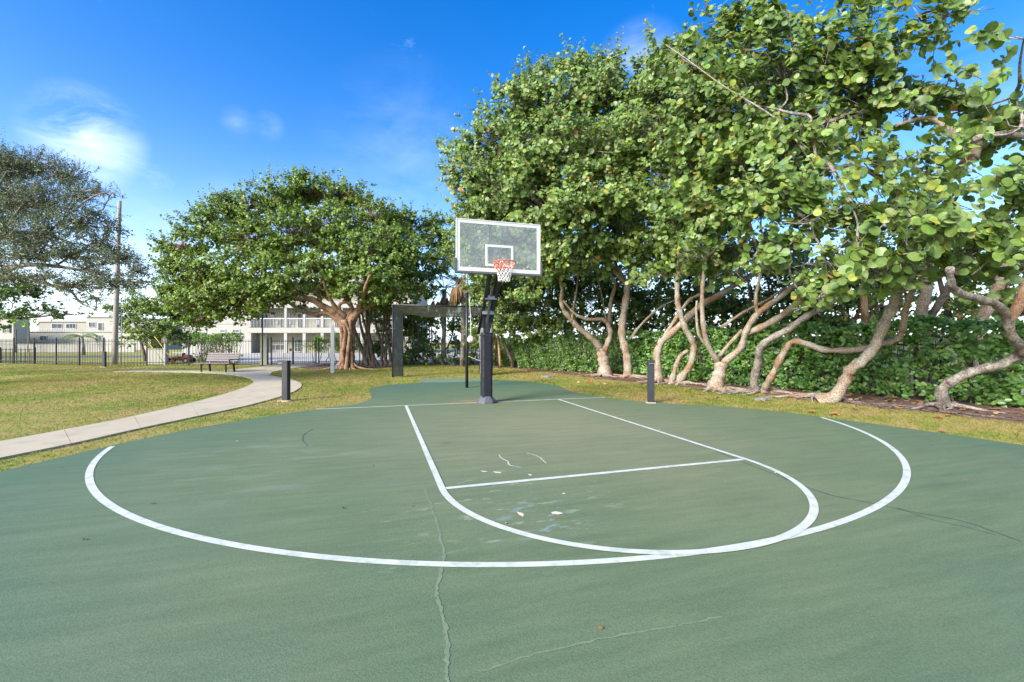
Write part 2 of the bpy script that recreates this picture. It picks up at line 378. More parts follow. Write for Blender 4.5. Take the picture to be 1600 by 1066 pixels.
M['chip'] = surf('wood_chip', (.10, .05, .035), (.25, .14, .095), .95, 12, .3, 40)

# =================================================================== SETTING: ground, court, paths
def structure(name, mb, mat, label=None):
    o = mb.build(name, mat); o['kind'] = 'structure'
    if label: o['label'] = label
    return o
g = MB(); g.box((0, 0, -.5), (3000, 3000, 1)); ground = structure('ground', g, M['lawn'])

E1 = [(-7.2, -14), (-7.25, -9), (-7.05, -6.6), (-6.72, -4.9), (-6.39, -3.8), (-6.12, -3.15), (-5.81, -2.45), (-5.34, -1.66), (-4.61, -.82), (-3.7, .0), (-2.95, .62), (-2.62, 1.35), (-2.6, 2.2), (-2.66, 3.5), (-2.24, 4.9), (-.97, 5.55), (-.4, 6.6), (1.1, 6.5), (2.3, 5.4), (2.9, 4.3), (3.15, 3.0), (2.9, 1.75), (3.05, .5), (3.3, -.4), (3.85, -1.25), (4.75, -2.05), (5.35, -2.95), (5.65, -3.95), (5.88, -4.9), (6.02, -5.7), (6.08, -6.6), (6.1, -9), (6.0, -14), (0, -15.5)]
COURT = round_poly(E1, 5)
court = bpy.data.objects.new('court', None); COL.objects.link(court); court['kind'] = 'structure'
def slab(pts, z0, z1):
    mb = MB(); n = len(pts)
    mb.add([(p[0], p[1], z1) for p in pts]+[(p[0], p[1], z0) for p in pts], [tuple(range(n))]+[((i+1) % n, i, n+i, n+(i+1) % n) for i in range(n)])
    return mb
slab(COURT, -.02, .022).build('court_surface', M['court'], court)
ZC = .026
LW = .064
RC = np.array([0, -5.25*FT]); RA = 19.75*FT-.0256
def arc(c, r, a0, a1, n): return [(c[0]+r*math.cos(a), c[1]+r*math.sin(a)) for a in np.linspace(R(a0), R(a1), n)]
A3 = arc(RC, RA-LW/2+.03, 165, 380, 420); A3i = in_poly(COURT, np.array([p[0]*1.008 for p in A3]), np.array([p[1] for p in A3])); A3 = [p for p, q in zip(A3, A3i) if q]
MB().ribbon(A3, LW, ZC).build('three_point_line', M['white_paint'], court)
fc = (0, -19*FT)
hw = 6*FT
MB().ribbon([(-hw, -LW/2-.002)]+[(-hw, y) for y in np.linspace(-.5, -19*FT+.01, 8)]+arc(fc, hw, 180, 360, 90)+[(hw, y) for y in np.linspace(-19*FT+.01, -.5, 8)]+[(hw, -LW/2-.002)], LW, ZC+.004).build('key_line', M['white_paint'], court)
MB().ribbon([(-hw+LW/2+.002, fc[1]), (hw-LW/2-.002, fc[1])], LW, ZC).build('free_throw_line', M['white_paint'], court)
MB().ribbon([(-3.68, 0), (3.14, 0)], LW*.9, ZC).build('baseline', M['white_paint'], court)
# repaired and open cracks in the paint
M['crack_fill'] = surf('crack_filler', (.17, .215, .125), (.12, .175, .105), .8, 20, .2, 90)
M['crack_dark'] = surf('open_crack', (.035, .075, .06), (.05, .1, .075), .9, 20, .2, 90)
def crack(px, wd, mat, name='crack', jit=.012, z=.0242):
    P = [gp(*p) for p in px]; P = smooth_path([(a, b, 0) for a, b in P], 9)
    P = [(p[0]+rng.normal(0, jit*.35), p[1]+rng.normal(0, jit*.35)) for p in P]
    ww = [wd*rng.uniform(.5, 1.3) for _ in P]; ww[0] = ww[-1] = .001
    MB().ribbon(P, ww, z).build(name, mat, court)
crack([(701, 1110), (700, 1062), (699, 1010), (690, 965), (682, 930), (688, 905), (694, 875), (690, 850), (682, 820), (672, 790), (662, 765)], .021, M['crack_fill'])
crack([(740, 1060), (840, 1030), (960, 1002), (1060, 985), (1130, 970)], .012, M['crack_fill'])
crack([(1120, 708), (1210, 745), (1290, 775), (1360, 790), (1420, 803), (1500, 818), (1560, 838), (1598, 852)], .016, M['crack_dark'], jit=.006)
crack([(1400, 797), (1450, 815), (1500, 826), (1560, 842)], .009, M['crack_dark'], jit=.006)
crack([(490, 672), (475, 682), (474, 692), (482, 700)], .02, M['crack_dark'])
crack([(779, 713), (785, 720), (793, 724), (797, 730), (815, 734)], .016, M['white_paint'], 'scuff')
crack([(822, 711), (838, 715), (847, 721), (853, 727)], .013, M['white_paint'], 'scuff')
crack([(716, 612), (740, 615), (757, 622), (760, 628)], .03, M['crack_fill'])
M['bare'] = surf('bare_concrete', (.6, .52, .42), (.55, .46, .36), .9, 20, .1)
for cpt in ([(861, 805), (868, 803.5), (876, 805), (880, 807), (872, 808.5), (863, 807.5)], [(807, 804), (815, 806), (819, 808), (817, 812), (811, 809)], [(770, 740), (778, 740.8), (784, 741.5), (782, 743), (774, 742.4)], [(750, 739), (758, 739.4), (762, 740.4), (755, 741)], [(878, 775), (882, 774), (884, 775.4), (880, 776)], [(826, 744), (831, 745), (830, 747), (826, 746)]):
    MB().sheet([gp(*p) for p in cpt], .0242).build('bare_patch', M['bare'], court)
# rust bleed and old pad at the far end
MB().sheet(round_poly([gp(668, 592), gp(742, 592), (1.6, 5.55), (-.9, 5.5)], 3), .0242).build('worn_patch', surf('worn_paint', (.15, .20, .125), (.115, .17, .105), .85, 5, .1), court)

# footpath with joints: each bay its own slab
PI_ = [(-8.6, -4.6), (-7.9, -2.7), (-7.28, -1.15), (-6.9, .1), (-6.6, 1.9), (-6.44, 3.6), (-6.42, 5.2), (-6.55, 6.9), (-6.95, 8.6), (-7.85, 10.6), (-9.0, 12.3), (-10.6, 13.8), (-12.4, 14.9), (-14.6, 15.6)]
PO_ = [(-7.7, -5.0), (-7.0, -3.4), (-6.52, -2.4), (-6.16, -1.35), (-5.72, -.25), (-5.2, 1.1), (-4.86, 2.6), (-4.72, 4.1), (-4.85, 5.9), (-5.35, 7.7), (-6.3, 9.7), (-7.5, 11.6), (-9.9, 14.6), (-13.9, 16.7)]
pin = smooth_path([(a, b, 0) for a, b in PI_], 4); pout = smooth_path([(a, b, 0) for a, b in PO_], 4)
PATH = [(p[0], p[1]) for p in pin] + [(p[0], p[1]) for p in reversed(pout)]
path = bpy.data.objects.new('path', None); COL.objects.link(path); path['kind'] = 'structure'
def lerp(a, b, t): return a+(b-a)*t
for i in range(0, len(pin)-4, 4):
    a = pin[i:i+5]; b = pout[i:i+5]
    g_ = .004
    A = [np.array(p[:2]) for p in a]; B = [np.array(p[:2]) for p in b]
    A[0] = lerp(A[0], A[1], .012); B[0] = lerp(B[0], B[1], .012); A[-1] = lerp(A[-1], A[-2], .012); B[-1] = lerp(B[-1], B[-2], .012)
    slab(A+B[::-1], -.05, .03).build('path_slab', M['concrete'], path)
BR = [(-8.0, 12.05), (-9.75, 14.45), (-9.5, 16.0), (-9.05, 18.2), (-8.35, 20.0), (-5.6, 20.0), (-6.6, 17.5), (-7.1, 15.0), (-7.25, 13.2), (-6.9, 11.2)]
slab(BR, -.05, .024).build('path_slab', M['concrete'], path)
# mulch beds
BED = [(3.6, 17.5), (4.5, 13), (5.25, 9.2), (5.6, 6.6), (6.1, 4.2), (6.9, 2.0), (7.55, .4), (7.85, -1.4), (8.0, -2.9), (8.35, -4.2), (8.6, -6), (8.7, -9), (8.8, -14), (12, -14), (12, 20.0), (-2, 20.0), (-1.4, 18.6), (1.5, 18.0)]
bed = slab(round_poly(BED, 3), -.02, .018)
structure('planting_bed', bed, M['mulch'])
RING = [(-4.0+2.7*math.cos(a)*(1+.1*math.sin(3*a)), 17.0+2.9*math.sin(a)*(1+.08*math.cos(2*a))) for a in np.linspace(0, 2*PI, 30, endpoint=False)]
structure('mulch_ring', slab(RING, -.02, .02), M['mulch'])
# ground beyond the fences
structure('pavement', slab([(12.6, -40), (70, -40), (70, 21.0), (12.6, 20.9)], -.02, .012), M['sand'])
structure('parking_court', slab([(-14.5, 24.4), (-14.5, 30), (-30, 62), (30, 62), (60, 40), (60, 21.2), (10, 21.2), (-9.0, 21.0)], -.02, .012), M['sand'])
structure('road', slab([(-80, 50), (-80, 57), (-22.5, 44), (-19.6, 38)], -.02, .013), M['asphalt'])

# grass blades
def blades():
    P = []
    def reg(x0, x1, y0, y1, dens):
        n = int((x1-x0)*(y1-y0)*dens); X = rng.uniform(x0, x1, n); Y = rng.uniform(y0, y1, n)
        return np.c_[X, Y]
    P.append(reg(-7.9, -2, -5, 14, 520)); P.append(reg(-16, -7.9, -4, 14, 330)); P.append(reg(-22, -8, 14, 23, 120)); P.append(reg(-30, -16, 2, 27, 90))
    P.append(reg(-2, 7.4, 3, 18.5, 260)); P.append(reg(2.8, 9, -9, 3, 800)); P.append(reg(-8.5, -2, 12, 20, 200))
    P = np.concatenate(P); X, Y = P[:, 0], P[:, 1]
    d = np.array([depth_of(x, y) for x, y in ((0, 0),)])
    vis = ((X-CAM[0])*math.sin(YAW)+(Y-CAM[1])*math.cos(YAW)); lat = (X-CAM[0])*math.cos(YAW)-(Y-CAM[1])*math.sin(YAW)
    k = (vis > 1) & (np.abs(lat) < vis*1.25+.6)
    k &= ~in_poly(COURT, X, Y) & ~in_poly(PATH, X, Y) & ~in_poly(BR, X, Y)
    inb = in_poly(BED, X, Y) | in_poly(RING, X, Y)
    k &= ~inb | (rng.random(len(X)) < .03)
    k &= ~((Y > 22.0) & (X > -17))
    X, Y, vis = X[k], Y[k], vis[k]; n = len(X)
    wd = np.clip(.0009*vis, .007, .018)*rng.uniform(.6, 1.3, n); h = rng.uniform(.015, .05, n)
    a = rng.uniform(0, 2*PI, n); ln = rng.normal(0, .03, (n, 2))
    V = np.empty((n, 3, 3)); V[:, 0] = np.c_[X-wd*np.cos(a), Y-wd*np.sin(a), np.zeros(n)]; V[:, 1] = np.c_[X+wd*np.cos(a), Y+wd*np.sin(a), np.zeros(n)]
    V[:, 2] = np.c_[X+ln[:, 0], Y+ln[:, 1], h]
    me = np_mesh('grass', V.reshape(-1, 3), np.arange(3*n).reshape(-1, 3))
    tag(link('grass', me, M['blade']), 'short yellow-green grass around the green court and path', 'grass', kind='stuff')
    print('blades', n)
blades()
def chips():
    n = 16000; X = rng.uniform(-6.8, 11, n); Y = rng.uniform(-9, 20, n)
    k = (in_poly(BED, X, Y) | in_poly(RING, X, Y)); X, Y = X[k], Y[k]; n = len(X)
    L = rng.uniform(.02, .07, n); W_ = L*rng.uniform(.15, .45, n); a = rng.uniform(0, 2*PI, n)
    u = np.c_[np.cos(a), np.sin(a), rng.normal(0, .25, n)]*L[:, None]; v = np.c_[-np.sin(a), np.cos(a), rng.normal(0, .4, n)]*W_[:, None]
    c = np.c_[X, Y, rng.uniform(.018, .045, n)]
    V = np.stack([c-u-v, c+u-v*.6, c+u+v, c-u*.8+v], 1)
    me = np_mesh('mulch_chips', V.reshape(-1, 3), np.arange(4*n).reshape(-1, 4))
    tag(link('mulch_chips', me, M['chip']), 'reddish brown bark chips and litter under the trees', 'mulch', kind='stuff')
chips()

# =================================================================== FOLIAGE ENGINE
def tmpl_round(n=10, wid=1.):
    V = [(0, .52, 0)]
    for k in range(n):
        a = -PI/2+2*PI*(k+.5)/n
        x = .52*math.cos(a)*wid; y = .5+.5*math.sin(a)
        V.append((x, y, .30*abs(x)-.10*(y-.5)**2+.015*math.sin(3*a)))
    Fc = [(0, 1+k, 1+(k+1) % n) for k in range(n)]
    return np.array(V), np.array(Fc)
def tmpl_fold(wid=.84, ob=0.):
    h = wid/2
    V = np.array([(0, 0, 0), (-h*(1-ob), .28, .1), (-h*(.9+ob*.6), .78, .1), (0, 1, -.04), (h*(1-ob), .28, .1), (h*(.9+ob*.6), .78, .1)])
    return V, np.array([(0, 3, 2, 1), (0, 4, 5, 3)])
T_ROUND = tmpl_round(10); T_FAR = tmpl_fold(.9); T_CLU = tmpl_fold(.62, .25); T_SLIM = tmpl_fold(.42)

def frames(nrm, dr):
    nrm = nrm/np.linalg.norm(nrm, axis=1)[:, None]
    dr = dr-nrm*np.sum(dr*nrm, 1)[:, None]; dr = dr/(np.linalg.norm(dr, axis=1)[:, None]+1e-9)
    sd_ = np.cross(dr, nrm)
    return sd_, dr, nrm
def leaf_mesh(name, tm, pos, nrm, dr, size, tint):
    V, Fc = tm; s_, d_, n_ = frames(nrm, dr); n = len(pos); m = len(V)
    cup = rng.uniform(-.6, 2.1, n)[:, None, None]; wf = rng.uniform(.82, 1.1, n)[:, None, None]; curl = (rng.normal(0, .16, n))[:, None, None]
    zz = V[None, :, 2, None]*cup + curl*(V[None, :, 1, None]**2) + rng.normal(0, .018, (n, m, 1))
    W_ = pos[:, None, :] + size[:, None, None]*(V[None, :, 0, None]*wf*s_[:, None]+V[None, :, 1, None]*d_[:, None]+zz*n_[:, None])
    FF = (Fc[None]+(np.arange(n)*m)[:, None, None]).reshape(-1, Fc.shape[1])
    C = np.repeat(np.c_[tint, np.ones(n)], m, 0); lc = np.tile(V, (n, 1))+np.repeat(np.c_[np.zeros((n, 2)), rng.uniform(0, 50, n)], m, 0)
    return np_mesh(name, W_.reshape(-1, 3), FF, {'tint': ('FLOAT_COLOR', C), 'lc': ('FLOAT_VECTOR', lc)}, smooth=True)

PAL = {
 'grape': [((.105, .175, .035), .33), ((.150, .225, .050), .27), ((.065, .115, .028), .18), ((.20, .26, .10), .14), ((.25, .29, .05), .03), ((.40, .17, .05), .005), ((.30, .24, .06), .013)],
 'mid':   [((.090, .150, .022), .38), ((.140, .210, .034), .32), ((.050, .088, .020), .18), ((.19, .26, .05), .12)],
 'grey':  [((.10, .135, .062), .45), ((.14, .17, .095), .3), ((.06, .088, .042), .25)],
 'dark':  [((.040, .085, .022), .5), ((.065, .125, .032), .35), ((.11, .16, .04), .15)],
 'clusia': [((.095, .205, .045), .4), ((.145, .27, .070), .34), ((.060, .13, .035), .14), ((.21, .32, .07), .12)],
 'hedge': [((.090, .175, .042), .45), ((.135, .235, .055), .35), ((.18, .27, .07), .2)],
 'bright': [((.2, .34, .045), .5), ((.26, .38, .06), .3), ((.12, .24, .04), .2)],
 'palm':  [((.08, .13, .035), .6), ((.14, .17, .05), .4)],
}
PAL['grape'] = [(c, p) for c, p in PAL['grape']]
def tints(pal, n):
    cs = np.array([c for c, p in PAL[pal]]); ps = np.array([p for c, p in PAL[pal]]); ps = ps/ps.sum()
    T = cs[rng.choice(len(cs), n, p=ps)]*1.22
    return np.clip(T*rng.uniform(.85, 1.18, (n, 1))*rng.uniform(.94, 1.06, (n, 3)), 0, 1)

LVAR = {}
def leaf_variants(kind, tm, pal, mat, n=14):
    key = (kind, pal)
    if key not in LVAR:
        out_ = []
        for i, t_ in enumerate(tints(pal, n)):
            V, Fc = tm; V = V.copy(); V[:, 2] *= rng.uniform(.3, 1.5); V[:, 0] *= rng.uniform(.88, 1.08)
            me = np_mesh('leaf', V, Fc, {'tint': ('FLOAT_COLOR', np.tile([*t_, 1.], (len(V), 1))), 'lc': ('FLOAT_VECTOR', V+[0, 0, i*3.])}, smooth=True)
            me.materials.append(mat); out_.append(me)
        LVAR[key] = out_
    return LVAR[key]

def ndot(p):
    v = p-CAM; dp = v[:, 0]*math.sin(YAW)+v[:, 1]*math.cos(YAW); lat = v[:, 0]*math.cos(YAW)-v[:, 1]*math.sin(YAW)
    return dp, lat/dp, v[:, 2]/dp
SIDE = np.array([math.cos(YAW), -math.sin(YAW), 0]); FWD = np.array([math.sin(YAW), math.cos(YAW), 0])
def crown(parent, blobs, leaf, lai, pal, tm, mat, name='foliage', per=9, twl=.45, nparts=0, anchors=(), wood=None, updir=.5, camb=0., flat=.8, shell=.45, vmesh=None, limbs=True, droop=0., sprays=True, clump=9.):
    """blobs: (px, py, depth, radius px [, flatten]) -> clusters of twigs carrying leaves; branches join them to the anchors"""
    P, Nn, D, Sz = [], [], [], []; tk = []; wb = MB(); tw = MB()
    nodes = [np.array(q, float) for q in anchors]
    if nodes: blobs = sorted(blobs, key=lambda b: min(np.linalg.norm(q-at(*b[:3])) for q in nodes))
    for b_ in blobs:
        px, py, dp, rp = b_[:4]; fl = b_[4] if len(b_) > 4 else flat
        c = at(px, py, dp); r = rp*dp/F
        if limbs and anchors:
            a = min(nodes, key=lambda q: np.linalg.norm(q-c)); L_ = np.linalg.norm(c-a); nodes.append(c)
            mid = [a+(c-a)*t_+rng.normal(0, .06*L_, 3) for t_ in (.33, .66)]
            P_ = smooth_path([a, *mid, c], 4); r0 = min(.018+.010*L_, .045)*(1.2 if leaf > .15 else .8)
            wb.tube(P_, list(np.linspace(r0, .012, len(P_))), 6, cap=False)
        ntw = max(4, int(lai*PI*r*r/(.65*leaf*leaf)/per))
        v = rng.normal(0, 1, (ntw, 3)); v /= np.linalg.norm(v, axis=1)[:, None]
        rad = rng.random(ntw)**shell
        nsub = max(3, int(ntw/clump)); vs_ = rng.normal(0, 1, (nsub, 3)); vs_ /= np.linalg.norm(vs_, axis=1)[:, None]
        rs_ = rng.random(nsub)**shell; pick = rng.integers(0, nsub, ntw); rad = rs_[pick]
        off = rng.normal(0, 1, (ntw, 3))*np.array([1, 1, .42])*twl*.62
        v = vs_[pick]+off*.5; v /= np.linalg.norm(v, axis=1)[:, None]
        q = c + vs_[pick]*rad[:, None]*r*np.array([1, 1, fl]) + off
        # clump the twigs so that gaps and masses appear
        for i in range(ntw):
            d0 = v[i]*np.array([1, 1, .7]) + np.array([0, 0, .35-droop]) + rng.normal(0, .35, 3); d0 /= np.linalg.norm(d0)
            k = per+rng.integers(-2, 3); L_ = twl*rng.uniform(.7, 1.3)
            if sprays and rad[i] > .85 and rng.random() < .16: k = int(k*1.7); L_ *= 1.9; d0 = d0*.7+np.array([0, 0, .45])
            t_ = (np.arange(k)+.5)/k; tk.append(k)
            base = q[i]; bend = np.array([0, 0, rng.uniform(-.1, .25)])
            pts = base + np.outer(t_*L_, d0) + np.outer((t_**2)*L_, bend)
            s1 = np.cross(d0, [0, 0, 1.]); s1 /= np.linalg.norm(s1)+1e-9; s2 = np.cross(d0, s1)
            ph = rng.uniform(0, 2*PI) + np.arange(k)*PI + rng.normal(0, .5, k)
            rd = np.outer(np.cos(ph), s1)+np.outer(np.sin(ph), s2)
            outd = rd*.9 + d0*.6 + np.array([0, 0, .1-droop])
            nr = v[i]*.55 + np.array([0, 0, updir]) - FWD*camb + rng.normal(0, .42, (k, 3)) + rd*.15
            sz = leaf*rng.uniform(.5, 1.2, k)*(1-.4*t_)*rng.uniform(.85, 1.12)
            P.append(pts); Nn.append(nr); D.append(outd); Sz.append(sz)
            if rng.random() < .5:
                tw.tube([base-d0*L_*.5+rng.normal(0, .03, 3), base, pts[-1]], [.008*(leaf/.2)**.5, .006, .003], 3, cap=False)
                if rng.random() < .5:
                    m_ = lerp(c, base, .5)+rng.normal(0, .1, 3)*r
                    tw.tube([lerp(c, base, .05), m_, base-d0*L_*.5], [.017, .012, .006], 4, cap=False)
    P = np.concatenate(P); Nn = np.concatenate(Nn); D = np.concatenate(D); Sz = np.concatenate(Sz)
    T = tints(pal, len(P))*np.repeat(rng.uniform(.8, 1.2, (len(tk), 1)), tk, 0)
    keep = np.ones(len(P), bool)
    if nparts:
        dp, u, vv = ndot(P); sc = Sz/dp
        ok = (np.abs(u) < 1.19) & (np.abs(vv) < .79) & (dp > 1)
        # the largest ones that stand on the near side of the crown
        rankd = np.argsort(dp); near = np.zeros(len(P), bool); near[rankd[:len(P)//3]] = True
        idx = np.where(ok & near)[0]; idx = idx[np.argsort(-sc[idx])][:nparts]
        keep[idx] = False
        ml = leaf_variants(vmesh or 'round', T_ROUND if vmesh is None else tm, pal, mat)
        s_, d_, n_ = frames(Nn[idx], D[idx])
        inv = parent_inv(parent)
        for j, i in enumerate(idx):
            o = bpy.data.objects.new('leaf', ml[j % len(ml)]); COL.objects.link(o); o.parent = parent
            z = float(Sz[i])
            Mx = Matrix(((s_[j][0]*z, d_[j][0]*z, n_[j][0]*z, P[i][0]), (s_[j][1]*z, d_[j][1]*z, n_[j][1]*z, P[i][1]), (s_[j][2]*z, d_[j][2]*z, n_[j][2]*z, P[i][2]), (0, 0, 0, 1)))
            o.matrix_basis = inv @ Mx
    me = leaf_mesh(name, tm, P[keep], Nn[keep], D[keep], Sz[keep], T[keep])
    o = link(name, me, mat); local(o, parent); o['kind'] = 'stuff'
    if tw.v:
        o2 = tw.build('twigs', wood or M['twig'], parent, world=True); o2['kind'] = 'stuff'
    if wb.v: wb.build('branches', wood or M['twig'], parent, world=True)['kind'] = 'stuff'
    return len(P)

def limb_tube(mb, pts, d0, d1, r0, r1, n=10, gnarl=.1, k=6, start_ground=False):
    """pts in pixels, depths from d0 to d1, radii in metres"""
    m = len(pts); W_ = [at(p[0], p[1], d0+(d1-d0)*i/(m-1)) for i, p in enumerate(pts)]
    if start_ground: W_[0][2] = -.05
    P_ = smooth_path(W_, k); q = len(P_)
    rr = [(r0+(r1-r0)*(i/(q-1)))*(1+gnarl*math.sin(i*1.3+pts[0][0])*.6+rng.normal(0, gnarl*.4)) for i in range(q)]
    if start_ground: rr = [x*(1+.85*math.exp(-(P_[j][2]+.05)/.16)) for j, x in enumerate(rr)]
    P_ = [p+rng.normal(0, .2*gnarl*r0, 3) if 0 < i < q-1 else p for i, p in enumerate(P_)]
    mb.tube(P_, rr, n, cap=True)
    return W_[-1]
def tree(name, label, base, group=None, cat='tree'):
    t = thing(name, label, cat, (base[0], base[1], 0), 0, group); return t
SG = 'gnarled sea grape trees along the hedge'
total = 0
def sea_grape(label, limbs, blobs, nparts, mat, leaf=.178, lai=7.2, roots=6, dep=None, pal='grape', extra=()):
    """limbs: list of (points, depth0, depth1, r0, r1, on_ground)"""
    global total
    p0 = limbs[0][0][0]; bx, by = gp(*p0)
    t = tree('sea_grape_tree', label, (bx, by), SG)
    anch = []
    for i, (pts, d0, d1, r0, r1, gr) in enumerate(limbs):
        mb = MB(); e = limb_tube(mb, pts, d0, d1, r0, r1, 12 if r0 > .05 else 8, .16 if r0 > .05 else .1, 6, gr)
        mb.build('trunk' if gr else 'limb', mat, t, world=True); anch.append(e)
    for i in range(roots):
        a = rng.uniform(PI*.9, PI*2.1) if i else rng.uniform(PI, 1.6*PI); L_ = rng.uniform(.5, 1.5)
        pts = [(bx+math.cos(a)*L_*s_+rng.normal(0, .05), by+math.sin(a)*L_*s_*.8+rng.normal(0, .05), .075*(1-s_)+.02) for s_ in (0.03, .3, .6, 1)]
        P_ = smooth_path(pts, 4)
        MB().tube(P_, list(np.linspace(.06, .015, len(P_))), 7).build('root', mat, t, world=True)
    total += crown(t, blobs, leaf, lai, pal, T_ROUND, M['leaf_vein'], nparts=nparts, anchors=anch, per=8, twl=.42, wood=M['bark_grey'], updir=.45, camb=.55, shell=.5)
    return t

gd = lambda px, py: depth_of(*gp(px, py))
# ------------------------------------------------------------------- the nine sea grapes
dA = gd(946, 588)
sea_grape('sea grape tree with forked tan trunk, one limb looping back left, nearest the hoop',
  [([(946, 588), (944, 570), (941, 553), (940, 545)], dA, dA, .25, .21, True),
   ([(940, 548), (927, 531), (903, 511), (884, 489), (877, 472), (878, 450), (869, 418), (862, 400)], dA, dA-1.3, .14, .04, False),
   ([(893, 503), (897, 475), (901, 452), (904, 425), (905, 400)], dA-.5, dA-1, .05, .025, False),
   ([(941, 556), (950, 535), (954, 520), (949, 505), (939, 499), (917, 499), (897, 489), (880, 470)], dA, dA-.8, .13, .035, False),
   ([(951, 516), (953, 490), (955, 468), (961, 443), (949, 420), (935, 395)], dA, dA-1, .1, .04, False),
   ([(948, 506), (942, 470), (934, 435), (928, 400)], dA-.1, dA-.8, .03, .02, False)],
  [(745, 255, 17, 40), (770, 215, 17, 50), (795, 300, 16.5, 62), (745, 310, 17.5, 45), (815, 165, 17, 52), (850, 240, 15.5, 66), (800, 365, 17.5, 55), (860, 330, 15.5, 62), (715, 275, 17.4, 20), (728, 345, 19, 28), (775, 400, 19.5, 50), (832, 120, 17, 26), (842, 432, 17.5, 26), (870, 412, 16, 26), (906, 404, 15.6, 20), (825, 470, 18.5, 24), (880, 395, 16, 38), (720, 225, 17.5, 16)], 300, M['bark'], roots=9)
dB = gd(981, 590)
sea_grape('sea grape tree with straight pale trunk fanning into ruddy limbs, right of the forked one',
  [([(981, 590), (981, 572), (979, 553), (973, 530), (972, 506), (978, 470), (981, 443)], dB, dB-.3, .17, .125, True),
   ([(980, 446), (968, 432), (956, 418), (940, 400), (926, 386)], dB-.3, dB-1.4, .1, .05, False),
   ([(981, 444), (966, 420), (952, 392), (944, 374)], dB-.3, dB-1.5, .07, .04, False),
   ([(983, 444), (984, 420), (986, 398), (986, 380)], dB-.3, dB-1.2, .09, .05, False),
   ([(984, 436), (993, 416), (999, 392), (1003, 368)], dB-.3, dB-1.4, .05, .03, False),
   ([(984, 530), (1005, 504), (1035, 478), (1066, 466)], dB, dB-.4, .055, .03, False)],
  [(885, 160, 16.5, 58), (925, 130, 16.5, 45), (960, 150, 16, 52), (920, 235, 15.2, 68), (985, 225, 15, 62), (930, 320, 15, 62), (985, 320, 14.8, 55), (1010, 160, 15.5, 50), (1005, 432, 15.6, 20), (965, 410, 16.8, 18), (950, 385, 16.5, 34), (1010, 390, 16, 40), (918, 100, 16.5, 20), (875, 115, 17, 22), (860, 200, 18.5, 60), (820, 260, 19, 60), (880, 290, 18.5, 60), (940, 200, 18, 60), (960, 280, 18, 60), (1010, 240, 17.5, 55), (920, 360, 18.5, 50), (800, 330, 19.5, 50), (760, 365, 20.5, 46), (735, 385, 21.5, 38), (800, 395, 20, 44), (835, 345, 18.5, 40), (770, 415, 20.5, 36), (990, 350, 18, 45)], 300, M['bark'], roots=8)
dC = gd(1028, 598)
sea_grape('sea grape tree with long orange limb slanting up right, growing just behind the nearer bollard',
  [([(1028, 598), (1028, 580), (1027, 552), (1035, 531)], dC, dC, .15, .13, True),
   ([(1034, 534), (1064, 507), (1094, 478), (1126, 460), (1165, 435), (1197, 421), (1218, 407), (1222, 385)], dC, dC-1.8, .125, .06, False),
   ([(1035, 531), (1052, 504), (1076, 470), (1098, 457), (1123, 428), (1140, 410)], dC, dC-.6, .07, .035, False)],
  [(1040, 215, 14, 62), (1060, 290, 13.6, 60), (1040, 350, 14.4, 52), (1085, 350, 13, 50), (1045, 140, 14.5, 45), (1100, 400, 13.4, 40), (1160, 390, 12.5, 40), (1070, 398, 12.6, 18), (1095, 388, 12, 18), (1128, 412, 12, 14), (1150, 425, 12.4, 18), (1055, 410, 15.5, 36)], 300, M['bark'], roots=5)
dD = gd(1061, 600)
sea_grape('sea grape tree with two short stems from one foot and a twisting S-shaped trunk',
  [([(1061, 600), (1063, 592), (1076, 575), (1083, 553), (1083, 536), (1071, 514), (1061, 482), (1058, 458), (1060, 433), (1073, 408), (1068, 388), (1059, 372)], dD, dD-.9, .125, .06, True),
   ([(1048, 600), (1050, 592), (1057, 570), (1064, 556), (1075, 548)], dD-.1, dD, .09, .06, True),
   ([(1060, 440), (1059, 415), (1063, 390)], dD-.5, dD-.8, .05, .03, False)],
  [(1095, 210, 12.5, 60), (1110, 280, 12, 58), (1085, 110, 12.5, 44), (1130, 160, 11.8, 48), (1120, 345, 12.2, 44), (1068, 75, 13, 30), (1050, 90, 13, 22), (1080, 240, 15.5, 60), (1130, 200, 14.5, 60), (1070, 160, 15.5, 50), (1110, 320, 15, 50), (1170, 280, 13.5, 55), (1200, 130, 13, 55), (1240, 240, 12.5, 55), (1280, 160, 12.5, 50)], 300, M['bark'], roots=5)
dE = gd(1118, 610)
